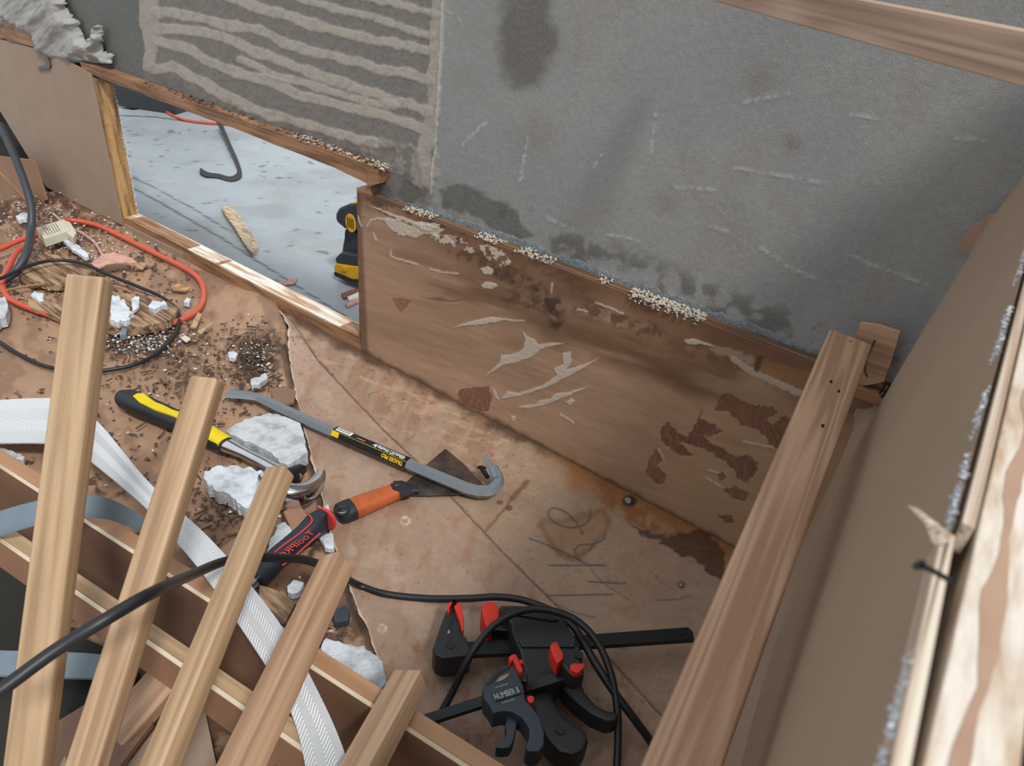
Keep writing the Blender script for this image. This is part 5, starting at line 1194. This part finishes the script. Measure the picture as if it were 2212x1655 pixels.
foam([(236, 640), (255, 638), (285, 672), (278, 690), (250, 696), (238, 690)], .03, .012, 'crumbly white foam on the rotten wood slab right of the tallest slat', 10, st=5, am=3)
foam([(320, 660), (328, 648), (355, 650), (360, 656), (335, 668)], .03, .010, 'small white foam piece on the rotten wood slab inside the cable loop', 11, st=5, am=2)
foam([(66, 636), (76, 628), (94, 634), (96, 646), (86, 650), (70, 640)], .014, .012, 'white foam scrap inside the orange loop left of the tallest slat', 12, st=5, am=2)
foam([(133, 514), (150, 520), (175, 532), (192, 552), (182, 556), (160, 540), (140, 524)], .012, .008, 'white foam sliver just below the cream connector', 13, st=5, am=2)
foam([(34, 466), (48, 458), (62, 460), (60, 470), (40, 474)], .02, .01, 'flat white foam scrap beside the thick dark cable', 14, st=5, am=1)
foam([(540, 820), (560, 812), (574, 805), (578, 815), (560, 830), (542, 832)], .012, .010, 'ribbed white foam strip near the tip of the wrecking bar', 15, 'foam2', st=5, am=1.5)
foam([(492, 760), (505, 757), (514, 764), (508, 772), (495, 770)], .010, .009, 'white foam lump at the edge of the dark chip heap', 16, st=4, am=1.5)
foam([(396, 650), (404, 641), (412, 645), (408, 653)], .012, .010, 'small round foam ball inside the orange loop', 17, st=4, am=1)
foam([(285, 645), (292, 640), (302, 640), (298, 665), (285, 672)], .028, .006, 'flat white paint-like foam patch on the rotten wood slab', 18, st=5, am=1.5)

# ---- rotten wood slabs and shreds
o = zslab('rotten_wood_slab', jag([(200, 632), (250, 628), (300, 635), (350, 642), (385, 665), (370, 690), (300, 706), (230, 706), (190, 690)], 10, 3, 30), .020, .016, MT['rotwood'], bevel=.001); tag(o, 'flaking rotten pale wood slab inside the cord loop behind the tallest slat', 'wood')
o = zslab('rotten_wood_slab', jag([(40, 560), (100, 545), (150, 560), (200, 580), (180, 610), (100, 612), (60, 605), (36, 590)], 10, 3, 31), .016, .014, MT['rotwood'], bevel=.001); tag(o, 'rotten brown wood slab under the black cable behind the tallest slat', 'wood')
o = zslab('rotten_wood_slab', jag([(60, 640), (110, 650), (150, 672), (130, 690), (90, 672), (60, 660)], 10, 2, 32), .012, .010, MT['rotwood'], bevel=.001); tag(o, 'small rotten wood piece inside the orange loop at left', 'wood')
o = zslab('veneer_curl', jag([(196, 568), (222, 548), (245, 544), (290, 560), (296, 568), (262, 566), (232, 570), (215, 580)], 8, 1.5, 33), .026, .003, MT['shred'], bevel=.0005); tag(o, 'curled pink torn veneer scrap at the top of the orange loop', 'veneer')
o = zslab('wood_flake', jag([(288, 572), (305, 566), (318, 570), (308, 580), (292, 580)], 6, 1, 34), .008, .003, MT['pine'], bevel=.0005); tag(o, 'pale wood flake next to the curled pink veneer scrap', 'flake')
o = zslab('wood_flake', jag([(366, 618), (385, 612), (412, 622), (400, 628), (372, 626)], 6, 1, 35), .008, .003, MT['golden'], bevel=.0005); tag(o, 'yellowish wood flake inside the right side of the orange loop', 'flake')
o = zslab('wood_shaving', jag([(410, 706), (428, 674), (436, 678), (424, 706)], 6, 1, 36), .012, .003, MT['pine'], bevel=.0005); tag(o, 'cream wood shaving just outside the orange loop, standing upright', 'shaving')
o = zslab('wood_shaving', jag([(388, 728), (400, 724), (412, 732), (402, 738)], 6, 1, 37), .010, .003, MT['connector'], bevel=.0005); tag(o, 'small cream wood shaving below the upright one', 'shaving')
o = zslab('wood_shaving', jag([(425, 716), (458, 696), (460, 700), (432, 722)], 6, 1, 38), .012, .003, MT['pine'], bevel=.0005); tag(o, 'long thin pale wood shaving pointing up and right outside the loop', 'shaving')
o = zslab('brown_wood_piece', jag([(612, 1105), (645, 1085), (668, 1118), (645, 1160), (636, 1155), (620, 1125)], 14, 1, 39), .020, .018, MT['ply_skin'], bevel=.001); tag(o, 'brown wood piece between the hammer head and the navy handle', 'wood')
o = zslab('brown_wood_piece', jag([(560, 1262), (600, 1275), (640, 1300), (612, 1352), (590, 1330), (560, 1300)], 14, 1.5, 40), .022, .02, MT['rotwood'], bevel=.001); tag(o, 'dark-streaked brown wood piece between the webbing and the foam lump', 'wood')
o = zslab('brown_wood_piece', jag([(470, 1190), (500, 1165), (555, 1140), (540, 1170), (500, 1200), (478, 1210)], 14, 1.5, 41), .020, .018, MT['ply_skin2'], bevel=.001); tag(o, 'brown wood piece beside the webbing left of the middle slat', 'wood')
o = zslab('grey_bracket', [(718, 1318), (745, 1305), (756, 1318), (753, 1340), (722, 1345)], .012, .010, MT['clampgrey'], bevel=.0015); tag(o, 'small dark grey plastic bracket in the hole under the torn veneer', 'bracket')
o = zslab('grey_flat_stone', jag([(500, 838), (560, 850), (620, 870), (600, 900), (540, 892), (500, 880)][:0] or [(585, 840), (612, 832), (640, 845), (636, 868), (610, 876), (588, 865)], 12, 1, 42), .006, .006, MT['ply_skin2'], bevel=.0015); o.name = 'torn_veneer_scrap'; tag(o, 'dark veneer scrap between the torn veneer edge and the wrecking bar', 'scrap')

# ---- countless chips and beads
def scatter(n, spots, seed, z0=0.0, z1=.004):
    r = random.Random(seed); out = []
    for cx_, cy_, sx, sy, k in spots:
        for _ in range(int(n * k)):
            x, y = r.gauss(cx_, sx), r.gauss(cy_, sy)
            ys = [p[1] for p in TORN]; xe = np.interp(y, ys, [p[0] for p in TORN]) - 8
            if x > xe or y < 450 + .5 * (x - 200): continue
            out.append(tuple(pz(x, y, 0) + Vector((0, 0, r.uniform(z0, z1) - .003))))
    return out
o = crumbs('wood_debris', MT['chip'], None, scatter(1000, [(560, 770, 38, 32, .55), (300, 735, 80, 24, .5), (180, 600, 120, 50, .5), (110, 480, 70, 22, .35), (420, 810, 90, 40, .25), (350, 900, 150, 80, .3), (500, 1120, 80, 50, .2), (690, 1370, 40, 30, .1)], 50, .0, .006), (.0012, .0042), 51, .5)
tag(o, 'dark crumbs and chips of rotten wood scattered over the brown floor', 'debris', kind='stuff')
o = crumbs('foam_beads', MT['foam'], None, scatter(500, [(575, 770, 32, 30, .20), (290, 735, 60, 18, .5), (170, 520, 80, 30, .6), (130, 600, 100, 40, .35), (70, 455, 60, 18, .3), (420, 760, 100, 60, .12), (600, 1130, 60, 60, .08), (690, 1360, 30, 30, .06), (400, 1000, 120, 80, .06)], 52, .002, .010), (.0008, .0032), 53, .9)
tag(o, 'tiny white polystyrene beads scattered over the debris', 'debris', kind='stuff')
# long splinters of dark wood
r = random.Random(60); vs = []; fs = []
for (x, y, z) in scatter(150, [(560, 770, 36, 34, .9), (300, 740, 80, 22, .5), (150, 590, 100, 50, .4), (420, 870, 120, 60, .5), (480, 1110, 60, 40, .3)], 61):
    an = r.uniform(0, math.pi); L_ = r.uniform(.002, .009); w_ = r.uniform(.0006, .0018); dx, dy_ = math.cos(an), math.sin(an); k = len(vs); zz = z + .005
    for a_, b_, c_ in [(-L_, -w_, 0), (L_, -w_ * .3, .001), (L_, w_ * .3, .001), (-L_, w_, 0)]: vs.append((x + dx * a_ - dy_ * b_, y + dy_ * a_ + dx * b_, zz + c_ + r.uniform(0, .002)))
    for q in vs[k:k + 4]: vs.append((q[0], q[1], q[2] - .0014))
    fs += [(k, k + 1, k + 2, k + 3), (k + 7, k + 6, k + 5, k + 4), (k, k + 4, k + 5, k + 1), (k + 1, k + 5, k + 6, k + 2), (k + 2, k + 6, k + 7, k + 3), (k + 3, k + 7, k + 4, k)]
o = mesh_obj('wood_splinters', vs, fs, MT['chip']); tag(o, 'thin dark wood splinters strewn over the brown floor', 'debris', kind='stuff')
